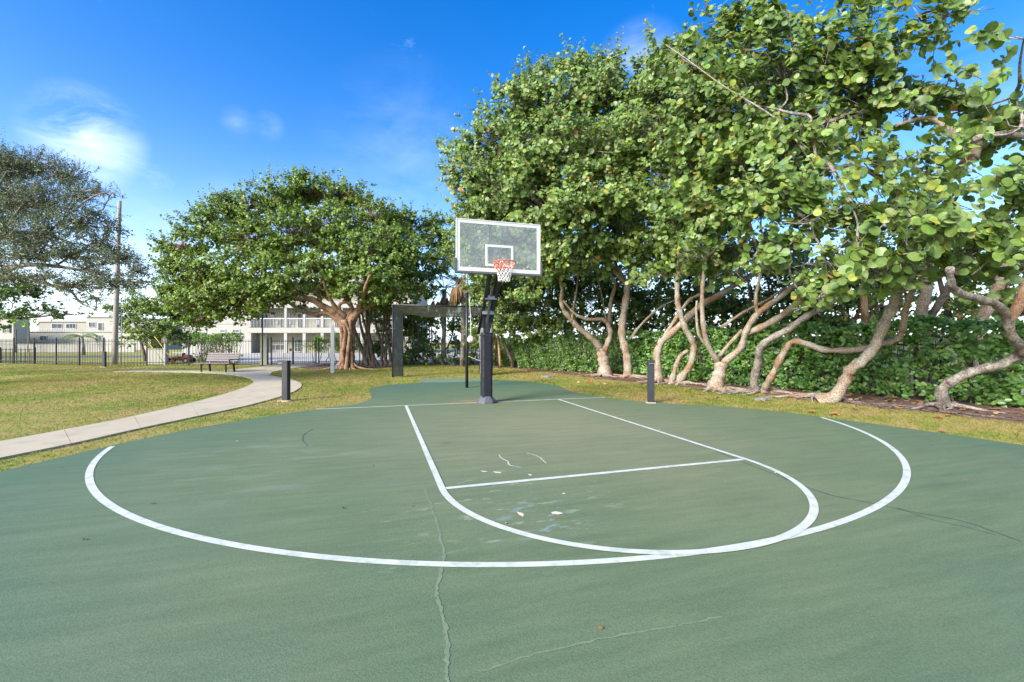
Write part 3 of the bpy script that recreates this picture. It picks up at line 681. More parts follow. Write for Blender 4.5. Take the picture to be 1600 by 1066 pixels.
sea_grape('sea grape tree with flared yellowish stump splitting into slanting limbs',
  [([(1118, 610), (1119, 600), (1124, 584), (1127, 566)], dE, dE, .2, .17, True),
   ([(1123, 568), (1107, 541), (1099, 510), (1097, 465), (1099, 434), (1103, 402)], dE, dE-1, .085, .04, False),
   ([(1105, 541), (1092, 523), (1088, 491), (1089, 470)], dE-.1, dE-.3, .05, .03, False),
   ([(1130, 568), (1157, 544), (1165, 520), (1183, 491), (1218, 465), (1244, 444), (1266, 430), (1280, 405)], dE, dE-1.6, .1, .055, False),
   ([(1183, 488), (1181, 465), (1186, 440), (1189, 410)], dE-.6, dE-1, .055, .035, False),
   ([(1166, 521), (1199, 507), (1228, 489), (1250, 467), (1262, 440)], dE-.4, dE-1.5, .105, .08, False),
   ([(1123, 558), (1141, 536), (1160, 516)], dE+.1, dE-.2, .06, .05, False),
   ([(1126, 512), (1165, 486), (1200, 468), (1225, 450)], dE+.4, dE, .045, .03, False)],
  [(1160, 95, 10.8, 58), (1175, 170, 10.5, 60), (1165, 250, 10.8, 56), (1205, 320, 9.8, 52), (1165, 330, 11, 44), (1130, 60, 11, 36), (1180, 30, 10.4, 44), (1235, 385, 9.6, 36), (1180, 400, 10.4, 24), (1200, 420, 10.6, 16), (1262, 465, 9.4, 16), (1240, 440, 9.8, 18), (1130, 20, 11, 24)], 300, M['bark'], roots=8, leaf=.195, lai=6.3)
dF = gd(1180, 614)
sea_grape('sea grape tree whose grey trunk bends sharply right, left one of the close pair',
  [([(1180, 614), (1179, 592), (1185, 565), (1187, 545), (1202, 531), (1231, 515), (1260, 494), (1296, 475), (1315, 458)], dF, dF-1.9, .105, .07, True)],
  [(1225, 130, 10, 60), (1230, 210, 9.8, 60), (1265, 280, 9.2, 52), (1270, 350, 8.8, 44), (1235, 60, 10, 46), (1290, 410, 8.8, 36), (1290, 455, 8.9, 18), (1325, 430, 8.9, 22), (1275, 468, 9.1, 13), (1225, 300, 10, 46)], 300, M['bark_grey'], roots=5, leaf=.2, lai=6.0)
dG = gd(1193, 614)
sea_grape('sea grape tree with elbowed trunk running level along the hedge, right one of the pair',
  [([(1193, 614), (1197, 603), (1207, 586), (1223, 554), (1239, 534), (1262, 538), (1290, 547), (1337, 547), (1375, 538), (1402, 530), (1411, 511), (1416, 480), (1425, 455)], dG, dG-3.3, .09, .055, True)],
  [(1290, 110, 9.6, 62), (1295, 190, 9.6, 50), (1330, 320, 8.6, 46), (1340, 390, 8.3, 42), (1300, 50, 9.8, 50), (1345, 150, 9.6, 54), (1355, 60, 9.6, 44)], 300, M['bark'], roots=5, leaf=.2, lai=6.0)
dH = gd(1300, 628)
sea_grape('large sea grape tree with thick tan trunk sweeping up rightward in an arc',
  [([(1280, 622), (1304, 620), (1319, 597), (1330, 576), (1349, 562), (1367, 541), (1379, 511), (1394, 481), (1403, 459), (1413, 445), (1425, 420), (1440, 370), (1450, 300)], dH, dH-1.6, .125, .09, True),
   ([(1440, 370), (1400, 300), (1340, 260), (1284, 262), (1270, 215), (1263, 180)], dH-1.4, dH-1.2, .06, .018, False),
   ([(1278, 270), (1221, 193), (1131, 135), (1075, 94), (1040, 70)], dH-1.2, dH-.2, .022, .008, False),
   ([(1518, 250), (1524, 218), (1500, 216), (1486, 208), (1470, 192), (1445, 185), (1400, 196)], dH-2.2, dH-1.6, .11, .03, False),
   ([(1450, 300), (1480, 280), (1518, 245)], dH-1.8, dH-2.2, .09, .1, False)],
  [(1395, 330, 8.2, 52), (1400, 400, 8.0, 42), (1390, 130, 9.2, 52), (1430, 160, 9, 44), (1450, 340, 7.9, 48), (1350, 255, 8.8, 34), (1410, 250, 8.6, 34), (1440, 270, 8.6, 40), (1400, 80, 9, 38), (1440, 60, 8.6, 30), (1480, 25, 8.2, 26), (1520, 8, 7.8, 20), (1450, 420, 8.4, 34), (1430, 430, 8.2, 18), (1385, 425, 8.2, 22), (1060, 80, 10.6, 14), (1095, 108, 10.6, 18), (1135, 140, 10.4, 20), (1180, 165, 10, 20), (1262, 215, 9.2, 24)], 300, M['bark'], roots=10, leaf=.205, lai=6.0)
dI = gd(1476, 637)
sea_grape('sea grape tree with dark crooked trunk leaning out and doubling back at the right edge',
  [([(1477, 637), (1471, 612), (1491, 594), (1525, 579), (1562, 571), (1589, 556), (1596, 545), (1581, 524), (1570, 492), (1558, 477), (1525, 466), (1499, 458), (1487, 446), (1484, 420)], dI, dI-2.6, .105, .05, True),
   ([(1640, 240), (1600, 259), (1570, 272), (1544, 282)], dI-1.4, dI-1.6, .07, .05, False),
   ([(1640, 208), (1600, 212), (1560, 210), (1524, 216)], dI-1.4, dI-1.8, .06, .05, False)],
  [(1500, 300, 8, 44), (1520, 380, 7.8, 46), (1565, 350, 7.5, 46), (1600, 300, 7.5, 44), (1590, 410, 7.6, 40), (1490, 150, 9, 40), (1545, 170, 8.8, 36), (1590, 140, 8, 30), (1600, 60, 7.2, 24), (1595, 200, 7.8, 30), (1530, 235, 8.4, 34), (1650, 330, 7.6, 50), (1670, 430, 7.8, 50), (1640, 200, 8, 40), (1490, 395, 8.2, 34)], 300, M['bark_grey'], roots=6, leaf=.205, lai=6.0)
# stems with no visible crown of their own, behind the hedge
def back_trunk(label, pts, d0, d1, r0, r1, mat):
    t = thing('tree_trunk', label, 'tree', (*(float(a) for a in at(pts[0][0], pts[0][1], d0)[:2]), 0))
    mb = MB(); P0 = at(pts[0][0], pts[0][1], d0); P_ = [np.array([P0[0], P0[1], 0])]+[at(p[0], p[1], d0+(d1-d0)*i/(len(pts)-1)) for i, p in enumerate(pts)]
    Q = smooth_path(P_, 5); mb.tube(Q, [r0+(r1-r0)*i/(len(Q)-1)*(1+.1*math.sin(i)) for i in range(len(Q))], 10)
    mb.build('trunk', mat, t, world=True); return t
back_trunk('slim dark trunk rising behind the hedge left of the big arching trunk', [(1352, 530), (1351, 490), (1350, 455), (1354, 400)], 12.6, 12.2, .1, .08, M['bark_red'])
back_trunk('stout yellow-brown trunk behind the hedge, right of the big arching trunk', [(1438, 510), (1441, 480), (1448, 455), (1455, 400)], 12.5, 12, .15, .12, M['bark'])
back_trunk('leaning brown trunk behind the hedge, close right of the stout one', [(1452, 510), (1464, 480), (1480, 452), (1500, 410)], 12.8, 12.2, .11, .08, M['bark_dark'])
back_trunk('thick slanting trunk rising behind the doubled-back dark trunk', [(1532, 510), (1545, 480), (1566, 432), (1580, 380)], 12.2, 11.6, .15, .12, M['bark'])
back_trunk('slanting trunk cut by the right edge of the view, behind the hedge', [(1578, 510), (1590, 480), (1606, 440), (1620, 380)], 12, 11.4, .14, .11, M['bark_red'])
lg = thing('fallen_log', 'short bare brown log leaning out of the hedge onto the mulch', 'log', (*gp(1424, 622), 0))
mb = MB(); limb_tube(mb, [(1430, 622), (1405, 602), (1380, 588)], gd(1430, 622), gd(1430, 622)+.6, .07, .055, 10, .1); mb.build('log', M['bark_red'], lg, world=True)
# background thicket beyond the side fence
BG = 'dark thicket trees beyond the side fence'
for i, (lab, bl, stems) in enumerate((
   ('dark thicket tree behind the hoop, just over the left end of the hedge', [(770, 450, 24, 55), (830, 450, 24, 60), (795, 500, 23, 40), (850, 400, 24, 50), (840, 500, 23, 36), (755, 520, 24, 26), (865, 515, 22.5, 24)], [(790, 24), (850, 25)]),
   ('dark thicket tree behind the two pale forked trunks', [(900, 450, 23, 52), (960, 460, 22.5, 45), (905, 500, 22, 34), (980, 500, 22, 32), (945, 510, 22, 26), (1020, 510, 21.5, 26), (1010, 470, 22, 40), (930, 400, 23, 46)], [(915, 24), (1000, 23)]),
   ('dark thicket tree behind the orange slanting limb', [(1060, 480, 20, 40), (1110, 470, 19, 45), (1120, 410, 19, 45), (1050, 430, 20, 45), (1160, 480, 18.5, 36), (1065, 510, 19.5, 26), (1110, 512, 19, 24), (1150, 515, 18.5, 22)], [(1080, 20), (1130, 19.5)]),
   ('dark thicket tree behind the thick slanting limbs, centre right', [(1200, 480, 17.5, 42), (1215, 420, 17.5, 46), (1270, 450, 16.5, 46), (1280, 500, 16.5, 32), (1200, 515, 17.5, 24), (1240, 505, 17, 26)], [(1210, 17.5), (1260, 17)]),
   ('dark thicket tree behind the big arching trunk', [(1330, 440, 15.5, 50), (1330, 500, 15, 34), (1380, 480, 15, 34), (1400, 430, 15, 46), (1360, 390, 15, 46)], [(1320, 15.5), (1385, 15)]),
   ('dark thicket tree at the right edge behind the crooked trunk', [(1470, 470, 14.4, 36), (1480, 410, 14.4, 44), (1540, 420, 14, 40), (1600, 460, 13.8, 44), (1530, 480, 14, 30), (1600, 390, 14, 46)], [(1500, 14.5), (1600, 14)]))):
    c0 = at(stems[0][0], 540, stems[0][1]); t = tree('thicket_tree', lab, (c0[0], c0[1]), BG); anch = []
    for (sx_, dd_) in stems:
        for k in range(4):
            mb = MB(); b0 = at(sx_+rng.uniform(-25, 25), 540, dd_+rng.uniform(-.5, 1)); b0[2] = 0
            tgt = at(sx_+rng.uniform(-50, 50), rng.uniform(380, 450), dd_)
            P_ = smooth_path([b0, lerp(b0, tgt, .35)+rng.normal(0, .15, 3), lerp(b0, tgt, .7)+rng.normal(0, .2, 3), tgt], 4)
            mb.tube(P_, list(np.linspace(rng.uniform(.05, .11), .03, len(P_))), 7); mb.build('trunk', M['bark_dark'] if k % 2 else M['bark_red'], t, world=True); anch.append(P_[-1])
    total += crown(t, bl, .17, 7.5, 'grape', T_FAR, M['leaf'], anchors=anch, per=8, twl=.4, wood=M['bark_dark'], shell=.6)
print('leaves', total)

# ------------------------------------------------------------------- broad ropy tree at the gate
dM = gd(543, 577)
t = tree('broad_tree', 'wide umbrella-crowned tree with thick ropy reddish trunk beside the gate', gp(543, 577))
mb_anch = []
bx, by = gp(543, 577)
for i in range(15):      # fused aerial roots that make up the trunk
    a = 2*PI*i/15+rng.uniform(-.15, .15); r_ = .32 if i % 3 else .18
    pts = []
    for z, q_, rr_ in ((-.05, 1.55, .11), (.25, 1.12, .1), (.8, .92, .1), (1.4, .88, .1), (2.0, .92, .11), (2.6, 1.12, .11)):
        aa = a+z*rng.uniform(-.18, .18)+.12*math.sin(z*2+i)
        pts.append((bx+math.cos(aa)*r_*q_, by+math.sin(aa)*r_*q_, z))
    P_ = smooth_path(pts, 4); mb = MB(); mb.tube(P_, [rng.uniform(.085, .115)*(1.3 if j < 4 else 1) for j in range(len(P_))], 8)
    mb.build('trunk', M['bark_red'], t, world=True)
for i in range(14):
    a = 2*PI*i/14+rng.uniform(-.2, .2); L_ = rng.uniform(.7, 1.7)
    P_ = smooth_path([(bx+math.cos(a)*s_*L_, by+math.sin(a)*s_*L_+.0, z_) for s_, z_ in ((.2, .35), (.4, .12), (.7, .04), (1, .01))], 4)
    MB().tube(P_, list(np.linspace(.08, .025, len(P_))), 7).build('root', M['bark_red'], t, world=True)
for pts, r0, r1, dd_ in (
    ([(538, 512), (527, 491), (507, 480), (486, 468), (460, 466), (430, 468), (405, 462)], .24, .07, -.6),
    ([(534, 504), (512, 490), (494, 492), (482, 489), (465, 482), (445, 470)], .17, .06, -.5),
    ([(545, 508), (561, 485), (582, 474), (600, 462), (612, 448)], .24, .08, -.3),
    ([(543, 500), (550, 482), (541, 468), (533, 450)], .16, .08, .5),
    ([(540, 496), (524, 480), (514, 462), (505, 440)], .15, .06, -1.),
    ([(556, 490), (566, 470), (570, 452), (578, 430)], .13, .06, -2.),
    ([(537, 500), (530, 480), (536, 473), (548, 474)], .1, .06, -.8),
    ([(584, 473), (590, 458), (588, 440)], .1, .05, 0.),
    ([(480, 468), (466, 455), (450, 440)], .11, .05, .4),
    ([(500, 476), (496, 455), (485, 436)], .11, .05, 0),
    ([(436, 468), (425, 478), (412, 486)], .04, .02, -.5)):
    mb = MB(); e = limb_tube(mb, pts, dM, dM+dd_, r0, r1, 10, .15); mb.build('limb', M['bark_red'], t, world=True); mb_anch.append(e)
BM = [(285, 385, 24.5, 30), (300, 430, 24, 38), (335, 360, 25, 42), (345, 425, 23.5, 46), (385, 325, 26, 42), (400, 380, 24, 50), (440, 310, 26.5, 42), (460, 370, 24, 52), (500, 300, 27, 38), (545, 305, 27, 36), (520, 355, 24.5, 52), (580, 340, 26, 42), (570, 395, 23.5, 50), (605, 375, 25, 36), (510, 420, 22.8, 44), (450, 430, 22.5, 42), (395, 440, 22.5, 40), (330, 470, 22.5, 26), (300, 475, 23, 26), (575, 440, 22.8, 38), (615, 425, 24, 34), (285, 455, 24, 24), (415, 470, 22, 16), (460, 465, 26, 22), (375, 475, 22.5, 18), (590, 470, 23, 18), (520, 450, 25, 22), (350, 330, 26, 26), (268, 385, 25, 14), (470, 290, 27, 26), (330, 492, 22.6, 16), (275, 420, 24, 22), (435, 452, 22, 22), (545, 462, 22.4, 18), (360, 448, 22.2, 26), (600, 455, 22.6, 20), (400, 460, 22, 20), (490, 455, 22.4, 14), (348, 490, 22.6, 18), (382, 484, 22.4, 16), (312, 500, 23, 16), (430, 466, 22, 14), (408, 478, 22.2, 12), (630, 455, 24, 22), (640, 400, 24.5, 24)]
crown(t, BM, .19, 9.0, 'mid', T_FAR, M['leaf'], anchors=mb_anch, per=8, twl=.4, wood=M['bark_red'], flat=.7, camb=.25, shell=.42, nparts=0)
# dark many-stemmed tree right of it
t = tree('multi_stem_tree', 'dark many-stemmed tree between the ropy trunk and the netting frame', gp(595, 574)); an = []
for k in range(12):
    x0 = 566+k*5+rng.uniform(-2, 2); x1 = x0+rng.uniform(-30, 14)
    mb = MB(); e = limb_tube(mb, [(x0, 574), (lerp(x0, x1, .4), 540), (lerp(x0, x1, .8)+rng.uniform(-3, 3), 505), (x1+rng.uniform(-5, 5), 465)], 26.5, 26.3, rng.uniform(.07, .13), .05, 7, .1, 5, True); mb.build('trunk', M['bark_dark'], t, world=True); an.append(e)
crown(t, [(625, 350, 28, 30), (660, 355, 28, 32), (690, 365, 28, 28), (640, 395, 27, 38), (680, 405, 27, 36), (620, 440, 26.5, 34), (655, 445, 26.5, 32), (605, 480, 27, 24), (640, 485, 27.5, 24), (580, 500, 28.5, 20), (620, 520, 28.5, 24), (655, 520, 28.5, 22), (590, 545, 28, 20), (640, 550, 28.5, 18), (710, 380, 28, 22)], .19, 6.5, 'mid', T_FAR, M['leaf'], anchors=an, per=8, twl=.42, wood=M['bark_dark'], flat=.8, camb=.2)
# shrubby screen in front of the rear fence, right part
t = tree('screen_shrub', 'loose dark shrub against the rear fence behind the netting frame', gp(665, 570), cat='shrub'); an = []
for k in range(12):
    x0 = 632+k*12+rng.uniform(-3, 3); x1 = x0+rng.uniform(-35, 35)
    mb = MB(); e = limb_tube(mb, [(x0, 571), (lerp(x0, x1, .4), 545), (lerp(x0, x1, .7)+3, 520), (x1, 490)], 27.5, 27.5, rng.uniform(.04, .08), .03, 6, .1, 4, True); mb.build('stem', M['bark_dark'], t, world=True); an.append(e)
crown(t, [(640, 505, 28, 22), (672, 500, 27.5, 22), (660, 540, 28, 16), (705, 510, 28, 24), (725, 545, 28, 20), (745, 500, 27, 26), (760, 540, 27.5, 22), (775, 500, 27, 24), (680, 555, 28, 12), (640, 560, 28, 12), (740, 460, 26, 22), (770, 460, 25, 22), (625, 560, 27, 12), (660, 562, 27, 11), (700, 560, 27, 12), (730, 562, 27, 12), (765, 560, 26.5, 14), (790, 555, 26, 16), (715, 535, 27.5, 14), (650, 525, 28, 14), (750, 525, 27, 18), (685, 530, 28, 12)], .17, 4.6, 'mid', T_FAR, M['leaf'], anchors=an, per=7, twl=.4, wood=M['bark_dark'], shell=.7)

# ------------------------------------------------------------------- left-hand trees
t = tree('spreading_tree', 'grey-green fine-leaved tree reaching in from the left edge over the lawn', tuple(at(-150, 560, 14)[:2])); an = []
mb = MB(); b0 = at(-150, 560, 14); b0[2] = -.05
P_ = smooth_path([b0, b0+[.2, 0, 1.6], at(-110, 440, 14)], 5); mb.tube(P_, list(np.linspace(.26, .18, len(P_))), 12); mb.build('trunk', M['bark_grey'], t, world=True)
for pts, r0, r1 in (([(-112, 445), (-50, 430), (0, 425), (37, 414), (86, 416), (124, 422), (160, 430)], .12, .02), ([(-60, 432), (0, 428), (50, 437), (78, 446), (109, 455), (127, 474), (150, 484)], .075, .012),
    ([(-112, 445), (-50, 400), (0, 372), (22, 339), (50, 300)], .1, .02), ([(-100, 440), (-60, 370), (-20, 320), (10, 270)], .1, .02), ([(20, 400), (60, 380), (100, 340), (150, 305), (185, 300)], .04, .012), ([(86, 416), (120, 395), (160, 375), (200, 390)], .035, .01), ([(60, 416), (75, 395), (110, 380)], .03, .01), ([(100, 450), (140, 445), (190, 440), (225, 440)], .03, .008), ([(124, 422), (170, 410), (215, 415)], .03, .008)):
    mb = MB(); e = limb_tube(mb, pts, 14, 13.2, r0, r1, 8, .12, 5); mb.build('limb', M['bark_grey'], t, world=True); an += [e, at(pts[len(pts)//2][0], pts[len(pts)//2][1], 13.6)]
crown(t, [(15, 262, 14, 34), (55, 258, 14, 30), (95, 272, 14, 28), (20, 310, 13.6, 42), (70, 320, 13.6, 40), (118, 305, 13.8, 22), (150, 300, 13.8, 12), (172, 306, 13.8, 9), (20, 365, 13.2, 38), (75, 370, 13.2, 36), (125, 350, 13.5, 30), (155, 385, 13.4, 30), (190, 405, 13.4, 24), (215, 425, 13.4, 16), (110, 400, 13.2, 30), (60, 400, 13.2, 18), (150, 425, 13.2, 24), (180, 445, 13.2, 22), (125, 445, 13.2, 16), (210, 445, 13.3, 12), (150, 465, 13.3, 12), (-30, 330, 14, 50), (-40, 400, 14, 40), (-20, 260, 14, 40), (232, 440, 13.4, 6), (150, 335, 13.6, 14), (170, 355, 13.6, 14), (60, 432, 13, 20), (15, 436, 13, 18), (105, 446, 13, 16), (-20, 425, 13.4, 26), (35, 400, 13, 22)], .085, 8.5, 'grey', T_SLIM, M['leaf'], anchors=an, per=10, twl=.3, wood=M['bark_grey'], flat=.75, shell=.6, camb=.1)
t = tree('almond_tree', 'dark broad-leaved bough hanging low at the left edge below the grey-green tree', tuple(at(-120, 560, 19)[:2]))
mb = MB(); b0 = at(-120, 560, 19); b0[2] = -.05; P_ = smooth_path([b0, b0+[0, 0, 1.8], at(-90, 470, 19)], 5); mb.tube(P_, list(np.linspace(.2, .14, len(P_))), 10); mb.build('trunk', M['bark_dark'], t, world=True)
an = []
for pts in ([(-95, 480), (-40, 462), (20, 462), (70, 455)], [(-95, 480), (-30, 492), (30, 497), (90, 492), (115, 492)]):
    mb = MB(); e = limb_tube(mb, pts, 19, 18.6, .07, .015, 8, .1, 5); mb.build('limb', M['bark_dark'], t, world=True); an += [e, at(20, 475, 18.8)]
crown(t, [(5, 455, 18.6, 20, .6), (35, 458, 18.6, 20, .6), (65, 455, 18.6, 15, .6), (10, 492, 18.6, 15, .6), (38, 492, 18.6, 14, .6), (68, 491, 18.6, 13, .6), (95, 491, 18.6, 11, .5), (116, 492, 18.6, 5, .6), (-30, 460, 19, 30), (-30, 495, 19, 24)], .14, 6., 'dark', T_FAR, M['leaf'], anchors=an, per=8, twl=.28, wood=M['bark_dark'])
t = tree('rounded_tree', 'bushy mid-green tree outside the fence between utility pole and clipped hedge', tuple(at(228, 556, 33)[:2])); an = []
for k in range(4):
    mb = MB(); b0 = at(228+k*3, 556, 33); b0[2] = -.05; e = at(210+k*20, 505, 33); P_ = smooth_path([b0, lerp(b0, e, .5)+rng.normal(0, .15, 3), e], 5); mb.tube(P_, list(np.linspace(.13, .06, len(P_))), 8); mb.build('trunk', M['bark_dark'], t, world=True); an.append(e)
crown(t, [(215, 475, 33, 24), (245, 480, 32, 30), (275, 485, 32.5, 26), (205, 500, 32.5, 24), (240, 515, 31.5, 28), (275, 515, 32, 26), (300, 505, 33, 20), (215, 525, 32, 20), (250, 535, 32, 14), (290, 470, 33, 20), (190, 480, 33, 12), (300, 530, 33, 14)], .19, 6., 'mid', T_FAR, M['leaf'], anchors=an, per=8, twl=.42, wood=M['bark_dark'], camb=.2)
# bright shrub beyond gate
t = tree('croton_shrub', 'bright lime-green shrub outside the fence just left of the ropy trunk', tuple(at(515, 560, 31)[:2]), cat='shrub')
mb = MB()
for k in range(8):
    b0 = at(490+k*9, 562, 31); b0[2] = 0; e = b0+[rng.normal(0, .3), 0, 1.2]; mb.tube([b0, lerp(b0, e, .5)+rng.normal(0, .05, 3), e], [.03, .02, .01], 5)
mb.build('stems', M['bark_dark'], t, world=True)
crown(t, [(488, 540, 31, 12), (505, 532, 31, 14), (525, 530, 31, 15), (545, 533, 31, 15), (560, 540, 31, 12), (500, 545, 31, 12), (530, 546, 31, 13), (575, 545, 31, 12), (595, 545, 31, 12)], .13, 5, 'bright', T_SLIM, M['leaf'], per=8, twl=.3, shell=.6)
# far shrubs left
for i, (px, py, dp, rp, lab) in enumerate(((25, 515, 60, 12, 'small yellow-green tree between the white houses at far left'), (45, 505, 62, 8, 'low bush on the far side of the white house balcony at left'))):
    t = tree('garden_tree', lab, tuple(at(px, 540, dp)[:2])); c = at(px, py, dp); b0 = c.copy(); b0[2] = 0
    MB().tube([b0, lerp(b0, c, .5), c], [.12, .1, .06], 7).build('trunk', M['bark_dark'], t, world=True)
    crown(t, [(px, py, dp, rp, 1.1)], .3, 3., 'bright' if i == 0 else 'mid', T_FAR, M['leaf'], per=8, twl=.5)

# ------------------------------------------------------------------- palms
def frond(mb_l, base, az, L_, rise, droop, wleaf, dead=False):
    n = 14; d = np.array([math.cos(az), math.sin(az), 0]); V = []
    prev = None
    for i in range(n+1):
        s_ = i/n; p = base + d*L_*s_*(1-.25*s_) + np.array([0, 0, rise*s_*L_-droop*s_*s_*L_]); V.append(p)
    mb_l.tube(V, list(np.linspace(.02, .005, n+1)), 4, cap=False)
    side = np.cross(d, [0, 0, 1.])
    for i in range(2, n+1):
        for sg in (-1, 1):
            ll = wleaf*math.sin(PI*min(1, (i+1)/(n+2)))**.5*rng.uniform(.8, 1.1)
            tdir = side*sg*.85 + d*.5 + np.array([0, 0, -.45 if not dead else -1.1])
            a = V[i]; b = a + tdir*ll; wv = d*.022
            mb_l.add([a-wv, a+wv, lerp(a, b, .6)+wv*.9, b, lerp(a, b, .6)-wv*.9], [(0, 1, 2, 3, 4)])
M['palm_green'] = surf('palm_frond', (.09, .17, .035), (.14, .22, .05), .5, 4, 0)
t = tree('palm_tree', 'small feathery palm in front of the white house beyond the fence', tuple(at(130, 556, 48)[:2]), cat='palm')
b0 = at(130, 556, 48); b0[2] = 0; tp = at(129, 527, 48)
MB().tube([b0, lerp(b0, tp, .5)+[.05, 0, 0], tp], [.17, .12, .1], 9).build('trunk', M['bark_grey'], t, world=True)
for k in range(16):
    mb = MB(); frond(mb, tp, 2*PI*k/16+rng.uniform(-.1, .1), rng.uniform(1.9, 2.5), rng.uniform(.35, 1.), .95, .55); mb.build('frond', M['palm_green'], t, world=True)
def fan_frond(mb, base, dirv, L_, R_, n=15, spread=2.7):
    dead = spread < 2
    dirv = np.array(dirv, float); dirv /= np.linalg.norm(dirv); c = base+dirv*L_
    mb.tube([base, lerp(base, c, .5)+np.array([0, 0, .12 if dead else 0]), c], [.02, .016, .012], 4, cap=False)
    if dead: dirv = np.array([dirv[0]*.25, dirv[1]*.25, -1.]); dirv /= np.linalg.norm(dirv)
    a = np.cross(dirv, [.3, .2, 1.]); a /= np.linalg.norm(a)
    up = np.cross(a, dirv)
    for k in range(n):
        th = (k/(n-1)-.5)*spread
        q = dirv*math.cos(th)+a*math.sin(th)+up*rng.normal(0, .1); q[2] -= .25 if spread > 2 else rng.uniform(.2, .9)
        w_ = np.cross(q, up)*.035; e = c+q*R_*rng.uniform(.85, 1.1); m_ = lerp(c, e, .5)
        mb.add([c, m_+w_, e, m_-w_], [(0, 1, 2, 3)])
for (lab, px0, dp, top, bsy, nd_, rad) in (('fan palm with a skirt of dead brown fronds behind the netting frame', 692, 27.2, 452, 571, 16, .13), ('fan palm with dark shaggy dead skirt hidden just left of the backboard', 722, 26, 430, 571, 18, .14)):
    t = tree('fan_palm', lab, tuple(at(px0, bsy, dp)[:2]), cat='palm'); b0 = at(px0, bsy, dp); b0[2] = 0; tp = at(px0+2, top, dp)
    MB().tube(smooth_path([b0, lerp(b0, tp, .5)+[.04, 0, 0], tp], 5), rad, 10).build('trunk', M['bark_grey'], t, world=True)
    for k in range(nd_):
        a = 2*PI*k/nd_; mb = MB(); fan_frond(mb, tp-[0, 0, .1], (math.cos(a)*rng.uniform(.5, 1.3), math.sin(a)*rng.uniform(.5, 1.3), -1.), rng.uniform(.3, 1.1), rng.uniform(.35, .75), 15, rng.uniform(.6, 1.1)); mb.build('dead_frond', M['frond_dead'], t, world=True)
    for k in range(18):
        a = 2*PI*k/18+.2; mb = MB(); fan_frond(mb, tp+[0, 0, .1], (math.cos(a), math.sin(a), rng.uniform(-.1, 1.1)), rng.uniform(.8, 1.2), .8); mb.build('frond', M['palm_green'], t, world=True)

